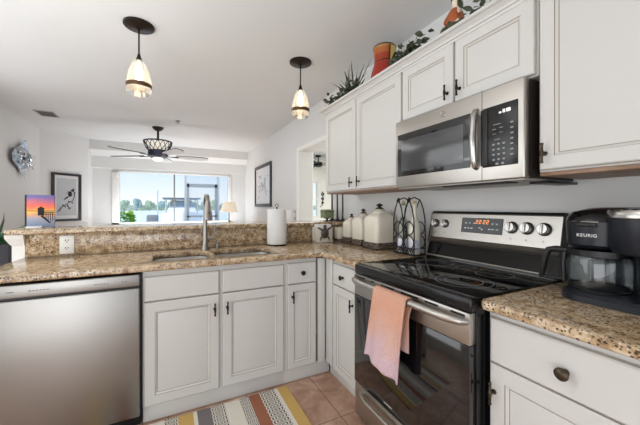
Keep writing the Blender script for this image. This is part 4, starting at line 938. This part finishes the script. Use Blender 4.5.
# ------------------------------------------------------------------ pendants
PG = thin_glass('pendant_glass', (236, 232, 224), gl=.12, veil=.34)
BULB = mat('bulb', (255, 244, 224), .4, emit=(255, 236, 204), estr=5)
def pendant(x_, y_, label):
    t_ = thing('pendant_lamp', label, 'pendant lamp', (x_, y_, ZC - .0005), 'glass pendant lamps over the sink')
    mb = MB(); mb.lathe([(.098, ZC - .0005), (.098, ZC - .012), (.090, ZC - .018), (.03, ZC - .024), (.01, ZC - .036), (0, ZC - .036)], (x_, y_, 0), 40); part(mb, 'canopy', BRONZE, t_)
    mb = MB(); mb.cyl((x_, y_, ZC - .03), (x_, y_, ZC - .215), .0055, None, 10); part(mb, 'rod', BRONZE, t_)
    mb = MB(); mb.lathe([(.007, ZC - .205), (.012, ZC - .225), (.02, ZC - .25), (.024, ZC - .262), (0, ZC - .262)], (x_, y_, 0), 20); part(mb, 'socket', BRONZE, t_)
    mb = MB(); prof_ = [(.022, -.252), (.036, -.265), (.052, -.30), (.066, -.345), (.075, -.395), (.078, -.435), (.075, -.475), (.070, -.492)]
    t0 = bmesh.new(); n = 48; rings = []
    for rr, z in prof_: rings.append([t0.verts.new((x_ + rr * (1 + .018 * math.cos(12 * 2 * PI * k_ / n)) * math.cos(2 * PI * k_ / n), y_ + rr * (1 + .018 * math.cos(12 * 2 * PI * k_ / n)) * math.sin(2 * PI * k_ / n), ZC + z)) for k_ in range(n)])
    for a, b_ in zip(rings, rings[1:]):
        for k_ in range(n): t0.faces.new((a[k_], a[(k_ + 1) % n], b_[(k_ + 1) % n], b_[k_]))
    mb._merge(t0); sh = part(mb, 'glass_shade', PG, t_)
    mb = MB(); mb.lathe([(.0785, ZC - .422), (.0815, ZC - .424), (.0805, ZC - .45), (.0785, ZC - .452)], (x_, y_, 0), 48, close=False); part(mb, 'bronze_band', mat('band_bronze', (98, 76, 56), .4, .7), sh)
    mb = MB(); mb.lathe([(.012, ZC - .262), (.014, ZC - .29), (.026, ZC - .33), (.03, ZC - .36), (.022, ZC - .388), (0, ZC - .396)], (x_, y_, 0), 20); part(mb, 'bulb', BULB, t_)
    light('pendant_glow', 'POINT', (x_, y_, ZC - .42), .5, (255, 222, 176), shadow_soft_size=.03)
pendant(-.198, 2.483, 'glass pendant lamp on the left, nearer the dishwasher')
pendant(1.045, 2.465, 'glass pendant lamp on the right, nearer the wall cabinets')

# ------------------------------------------------------------------ living room
fxx, fyy = -.175, 5.54
fn = thing('ceiling_fan', 'dark ceiling fan with pale blades and lattice bowl in the living room', 'ceiling fan', (fxx, fyy, ZC - .0005))
FD = mat('fan_dark_metal', (38, 42, 56), .4, .4)
mb = MB(); mb.lathe([(.085, ZC - .0005), (.085, ZC - .015), (.05, ZC - .05), (.02, ZC - .06), (0, ZC - .06)], (fxx, fyy, 0), 28); part(mb, 'canopy', BRONZE, fn)
mb = MB(); mb.cyl((fxx, fyy, ZC - .05), (fxx, fyy, ZC - .25), .017, None, 12); part(mb, 'downrod', BRONZE, fn)
mb = MB()
for k_ in range(16):
    a0 = 2 * PI * k_ / 16
    for s_ in (-1, 1):
        pts = []
        for q in range(5):
            u_ = q / 4; a = a0 + s_ * u_ * .42; rr = .205 - .07 * u_ ** 2; pts.append((fxx + rr * math.cos(a), fyy + rr * math.sin(a), ZC - .235 - .15 * u_))
        mb.tube(pts, .0055, 6)
for rr, z in ((.205, -.235), (.135, -.385)): mb.tube([(fxx + rr * math.cos(R(a)), fyy + rr * math.sin(R(a)), ZC + z) for a in range(0, 360, 12)], .011, 8, closed=True)
part(mb, 'lattice_bowl', FD, fn)
mb = MB(); mb.lathe([(0, ZC - .25), (.185, ZC - .25), (.12, ZC - .37), (0, ZC - .38)], (fxx, fyy, 0), 32); part(mb, 'uplight_glass', mat('frosted_glass', (240, 236, 228), .5, emit=(255, 244, 226), estr=.45), fn)
mb = MB(); mb.lathe([(.05, ZC - .38), (.145, ZC - .385), (.15, ZC - .47), (.11, ZC - .495), (0, ZC - .495)], (fxx, fyy, 0), 32); part(mb, 'motor', FD, fn)
mb = MB(); mb.lathe([(.07, ZC - .4955), (.08, ZC - .51), (.07, ZC - .54), (.035, ZC - .552), (0, ZC - .554)], (fxx, fyy, 0), 28); part(mb, 'lamp_bowl', mat('lit_frosted_glass', (250, 248, 240), .4, emit=(255, 246, 228), estr=1.0), fn)
BLADE = mat('pale_blade', (226, 226, 224), .5)
for a in (4, 76, 148, 220, 292):
    M = Matrix.Translation((fxx, fyy, ZC - .46)) @ Matrix.Rotation(R(a + 2), 4, 'Z') @ Matrix.Rotation(R(-13), 4, 'X')
    mb = MB()
    out = [(.27, -.055), (.33, -.062), (.60, -.074), (.72, -.07), (.775, -.045), (.785, 0), (.775, .045), (.72, .07), (.60, .074), (.33, .062), (.27, .055)]
    mb.loops([([M @ Vector((a_, b_, -.007)) for a_, b_ in out], 0), ([M @ Vector((a_, b_, .006)) for a_, b_ in out], 1), ([M @ Vector((a_ - .001, b_ * .99, .007)) for a_, b_ in out], 0)]); bl = part(mb, 'blade', [BLADE, mat('blade_edge_shade', (70, 66, 64), .6)], fn, smooth=0)  # shade on the blade rims put into a dark edge colour
    mb = MB(); mb.tube([M @ Vector((.11, 0, .0)), M @ Vector((.17, 0, -.012)), M @ Vector((.30, 0, -.008))], [.018, .014, .03], 8, flat=.4); part(mb, 'blade_iron', FD, bl)
t = thing('ceiling_vent', 'slatted grey air vent in the ceiling at the left', 'vent', (-1.53, 5.41, ZC - .0005), rz=0)
mb = MB(); vx0, vx1, vy0, vy1 = -1.635, -1.425, 5.27, 5.56
for a, b_, c_, d_ in ((vx0, vx1, vy0, vy0 + .02), (vx0, vx1, vy1 - .02, vy1), (vx0, vx0 + .02, vy0, vy1), (vx1 - .02, vx1, vy0, vy1)): mb.box(a, b_, c_, d_, ZC - .008, ZC - .0005)
part(mb, 'frame', mat('vent_grey', (170, 168, 164), .6), t, smooth=0)
mb = MB(); mb.box(vx0 + .02, vx1 - .02, vy0 + .02, vy1 - .02, ZC - .003, ZC - .0008); part(mb, 'duct_opening', mat('vent_dark', (52, 50, 48), .8), t, smooth=0)
mb = MB()
for k_ in range(8): mb.box(vx0 + .02, vx1 - .02, vy0 + .035 + k_ * .03, vy0 + .045 + k_ * .03, ZC - .008, ZC - .004)
part(mb, 'slats', mat('vent_slat', (110, 106, 102), .6), t, smooth=0)
mb = MB(); mb.lathe([(.035, ZC - .0005), (.035, ZC - .006), (.012, ZC - .01), (.010, ZC - .035), (.022, ZC - .038), (.022, ZC - .042), (0, ZC - .042)], (.108, 4.99, 0), 20)
solo(mb, 'fire_sprinkler', NICKEL, 'small sprinkler head on the ceiling behind the pendant lamps', 'sprinkler', (.108, 4.99, ZC - .0005))

# right wall picture
def sketch_lines(seed, y0, y1, z0, z1, fn_, n=9):
    random.seed(seed); mb = MB()
    for k_ in range(n):
        u_, w_ = random.uniform(.1, .9), random.uniform(.1, .9); pts = []
        a = random.uniform(0, 6.28)
        for q in range(6):
            pts.append(fn_(u_, w_)); u_ = min(.95, max(.05, u_ + .09 * math.cos(a))); w_ = min(.95, max(.05, w_ + .09 * math.sin(a))); a += random.uniform(-.7, .7)
        mb.tube(pts, .004, 5)
    return mb
t = thing('wall_picture', 'black framed line drawing on the right living room wall', 'picture', (1.648, 5.77, 1.67))
mb = MB(); yA, yB, zA, zB = 5.21, 6.34, 1.255, 2.085
for a, b_, c_, d_ in ((yA, yB, zA, zA + .06), (yA, yB, zB - .06, zB), (yA, yA + .06, zA + .06, zB - .06), (yB - .06, yB, zA + .06, zB - .06)): mb.box(1.618, 1.649, a, b_, c_, d_, .004)
part(mb, 'frame', mat('charcoal_frame', (62, 60, 60), .4), t)
mb = MB(); mb.box(1.638, 1.648, yA + .06, yB - .06, zA + .06, zB - .06); part(mb, 'print', mat('drawing_paper', (222, 224, 226), .5), t, smooth=0)
mb = sketch_lines(5, 0, 0, 0, 0, lambda u_, w_: (1.637, 5.40 + .75 * u_, 1.40 + .5 * w_), 12); part(mb, 'drawing', mat('pencil_grey', (128, 130, 136), .7), t)
# bird picture on the diagonal wall
dv = Vector((.7071, .7071, 0)); nv = Vector((.7071, -.7071, 0)); c0 = Vector((-1.92, 6.46, 0))
def dg_(s_, z, d_): return c0 + dv * s_ + nv * d_ + Vector((0, 0, z))
S0, S1, Z0, Z1 = .161, .626, 1.0, 1.845
t = thing('wall_picture', 'black framed print of a bird on a branch, left of the far window', 'picture', dg_(.35, 1.4, .001))
def dbox(mb, s0, s1, z0, z1, d0, d1):
    mb.loops([([dg_(s0, z0, d0), dg_(s1, z0, d0), dg_(s1, z1, d0), dg_(s0, z1, d0)], 0), ([dg_(s0, z0, d1), dg_(s1, z0, d1), dg_(s1, z1, d1), dg_(s0, z1, d1)], 0)])
mb = MB()
for a, b_, c_, d_ in ((S0, S1, Z0, Z0 + .04), (S0, S1, Z1 - .04, Z1), (S0, S0 + .04, Z0 + .04, Z1 - .04), (S1 - .04, S1, Z0 + .04, Z1 - .04)): dbox(mb, a, b_, c_, d_, .001, .03)
part(mb, 'frame', mat('black_frame', (40, 40, 42), .4), t, smooth=0)
mb = MB(); dbox(mb, S0 + .04, S1 - .04, Z0 + .04, Z1 - .04, .001, .012); part(mb, 'mat_board', mat('mat_board', (214, 214, 214), .6), t, smooth=0)
mb = MB(); dbox(mb, S0 + .075, S1 - .075, Z0 + .10, Z1 - .09, .012, .0135); part(mb, 'print', mat('grey_print_paper', (178, 180, 182), .6), t, smooth=0)
mb = MB(); cc = lambda u_, w_: dg_(S0 + .075 + (S1 - S0 - .15) * u_, Z0 + .10 + (Z1 - Z0 - .19) * w_, .015)
mb.tube([cc(.05, .1), cc(.25, .22), cc(.5, .32), cc(.8, .4), cc(.9, .55), cc(.82, .75)], .005, 6); mb.tube([cc(.5, .32), cc(.62, .15)], .004, 6)
for u_, w_ in ((.15, .14), (.3, .28), (.42, .24), (.6, .38), (.66, .2), (.78, .34), (.9, .62), (.86, .7), (.2, .2), (.55, .26)): mb.ball(cc(u_, w_), (.014, .014, .010), 8)
mb.ball(cc(.66, .58), (.032, .032, .05), 12); mb.ball(cc(.78, .68), (.02, .02, .02), 10); mb.tube([cc(.55, .5), cc(.35, .42)], [.015, .004], 8)
part(mb, 'bird_drawing', mat('ink', (52, 52, 56), .7), t)
# metal fish sculpture on the left wall
random.seed(21)
t = thing('fish_sculpture', 'silver and blue metal fish sculpture on the left wall', 'sculpture', (-1.919, 5.67, 1.93))
FM = [mat('blue_metal', (158, 168, 176), .3, .7, noise=50, nscale=22), mat('silver_metal', (200, 202, 206), .25, .7, noise=40, nscale=18), mat('dark_metal', (60, 52, 54), .3, .9)]
fx0, fy0, fz0 = -1.87, 5.67, 1.94
mb = MB()
def fbody(u_, w_):
    th, ph = u_ * 2 * PI, (w_ - .5) * PI; y_ = math.sin(ph); rr = math.cos(ph) ** .8
    j = 1 + .07 * math.sin(th * 5 + y_ * 9)
    return (fx0 + .035 * rr * math.cos(th) * j, fy0 - y_ * .30, fz0 + .15 * rr * math.sin(th) * j)
mb.grid(fbody, 22, 16, closeu=True); part(mb, 'body', FM[0], t, smooth=20)
def fin(pts, m_i, nm):
    mb = MB(); mb.loops([([(fx0 - .006 + .02 * math.sin(i * 2.1), p_[0], p_[1]) for i, p_ in enumerate(pts)], 0), ([(fx0 + .006 + .02 * math.sin(i * 2.1), p_[0], p_[1]) for i, p_ in enumerate(pts)], 0)]); part(mb, nm, FM[m_i], t, smooth=0)
fin([(fy0 + .20, fz0 + .07), (fy0 + .06, fz0 + .27), (fy0 + .0, fz0 + .20), (fy0 - .18, fz0 + .09)], 1, 'dorsal_fin')
fin([(fy0 + .16, fz0 - .09), (fy0 + .04, fz0 - .28), (fy0 - .03, fz0 - .18), (fy0 - .16, fz0 - .09)], 1, 'belly_fin')
fin([(fy0 + .22, fz0 - .03), (fy0 + .42, fz0 + .10), (fy0 + .34, fz0 + .0), (fy0 + .38, fz0 - .12), (fy0 + .22, fz0 - .02)], 1, 'tail_fin')
fin([(fy0 - .04, fz0 + .0), (fy0 + .08, fz0 - .07), (fy0 + .05, fz0 - .01)], 2, 'side_fin')
mb = MB()
for k_ in range(90):
    y_ = fy0 + random.uniform(-.2, .2); z_ = fz0 + random.uniform(-.1, .1); s_ = random.uniform(.02, .04)
    mb.leaf((fx0 + .033, y_, z_), (random.uniform(.0, .3), random.uniform(-1, 1), random.uniform(-1, 1)), s_ * 1.6, s_, up=(1, random.uniform(-.4, .4), random.uniform(-.4, .4)))
part(mb, 'scales', FM[1], t, smooth=0)
mb = MB(); mb.cyl((-1.9195, fy0, fz0), (fx0 - .02, fy0, fz0), .012, None, 10); part(mb, 'wall_mount', FM[2], t)
# table lamp on its side table near the window
t = thing('side_table', 'small dark side table in the far corner under the lamp', 'table', (1.12, 6.4, 0))
mb = MB(); mb.box(.87, 1.37, 6.15, 6.65, .60, .635, .006); part(mb, 'tabletop', WOOD, t)
for sx_ in (-1, 1):
    for sy_ in (-1, 1):
        mb = MB(); mb.cyl((1.12 + sx_ * .21, 6.4 + sy_ * .21, 0), (1.12 + sx_ * .21, 6.4 + sy_ * .21, .60), .02, .025, 10); part(mb, 'leg', WOOD, t)
t = thing('table_lamp', 'lit table lamp with a cream pleated shade beside the far window', 'lamp', (1.10, 6.4, .635))
mb = MB(); mb.lathe([(.07, .6355), (.07, .65), (.03, .67), (.05, .74), (.055, .80), (.03, .88), (.012, .92), (.012, 1.15), (0, 1.15)], (1.10, 6.4, 0), 24); part(mb, 'base', BRONZE, t)
def shade_mat():
    m, t_, b_ = _setup('lamp_shade_fabric'); b_.inputs['Base Color'].default_value = lin((238, 228, 206)); b_.inputs['Roughness'].default_value = .9
    b_.inputs['Emission Color'].default_value = lin((255, 236, 206)); b_.inputs['Emission Strength'].default_value = .3; return m
mb = MB(); n = 72
mb.grid(lambda p_, q_: (1.10 + (.175 - .06 * q_) * (1 + .02 * math.cos(p_ * 2 * PI * 18)) * math.cos(p_ * 2 * PI), 6.4 + (.175 - .06 * q_) * (1 + .02 * math.cos(p_ * 2 * PI * 18)) * math.sin(p_ * 2 * PI), 1.145 + .21 * q_), n, 1, closeu=True); part(mb, 'shade', shade_mat(), t)
light('table_lamp_glow', 'POINT', (1.10, 6.4, 1.25), 7, (255, 196, 140), shadow_soft_size=.05)
# leafy plant in a dark planter left of the bar
random.seed(31)
t = thing('potted_plant', 'dark planter with long green leaves behind the left end of the bar', 'plant', (-1.22, 3.0, 0))
mb = MB(); mb.loops([(rr3(-1.42, -1.02, 2.84, 3.2, .02, 0), 0), (rr3(-1.45, -.99, 2.82, 3.22, .02, .99), 0)]); part(mb, 'planter', mat('dark_planter', (52, 52, 56), .6), t)
mb = MB()
for k_ in range(46):
    a = random.uniform(0, 2 * PI); mb.leaf((-1.25 + .10 * math.cos(a), 2.95 + .08 * math.sin(a), .985), (math.cos(a), math.sin(a) - .3, random.uniform(.25, 1.0)), random.uniform(.14, .26), random.uniform(.03, .05), bend=.5)
part(mb, 'leaves', mat('deep_green_leaf', (44, 96, 60), .4, noise=24, nscale=14), t)

# ------------------------------------------------------------------ hall beyond the doorway
fn2 = thing('ceiling_fan', 'black ceiling fan seen through the doorway by the bar end', 'ceiling fan', (3.35, 6.75, ZC - .0005))
hx0, hy0 = 3.35, 6.75
mb = MB(); mb.lathe([(.07, ZC - .0005), (.07, ZC - .03), (.015, ZC - .05), (.015, ZC - .16), (.10, ZC - .17), (.11, ZC - .26), (.06, ZC - .29), (0, ZC - .29)], (hx0, hy0, 0), 24); part(mb, 'motor', BLACK, fn2)
for a in range(5):
    M = Matrix.Translation((hx0, hy0, ZC - .22)) @ Matrix.Rotation(R(72 * a + 10), 4, 'Z') @ Matrix.Rotation(R(12), 4, 'X'); mb = MB(); mb.box(.09, .62, -.06, .06, -.004, .004, .003, M=M); part(mb, 'blade', BLACK, fn2)
t = thing('wall_scroll', 'black scrolled metal ornament on the cream wall through the doorway', 'ornament', (3.80, 7.398, 1.5))
mb = MB()
for c_, rr, s_ in ((1.60, .05, 1), (1.47, .045, -1), (1.36, .04, 1)):
    mb.tube([(3.80 + s_ * (rr - .002 * k_) * math.cos(R(30 * k_)), 7.388, c_ + (rr - .002 * k_) * math.sin(R(30 * k_))) for k_ in range(16)], .010, 6)
mb.tube([(3.80, 7.388, 1.68), (3.82, 7.388, 1.5), (3.79, 7.388, 1.30), (3.72, 7.388, 1.25)], .010, 6); part(mb, 'scrolls', IRON, t)

for o in list(COL.objects):
    if o.parent is None and o.name.split('.')[0] in ('faucet', 'soap_pump', 'paper_towel_roll', 'napkin_holder', 'ceramic_crock', 'canister', 'bottle_rack', 'bottle', 'coffee_maker', 'kitchen_sink'): o.location.z += .004
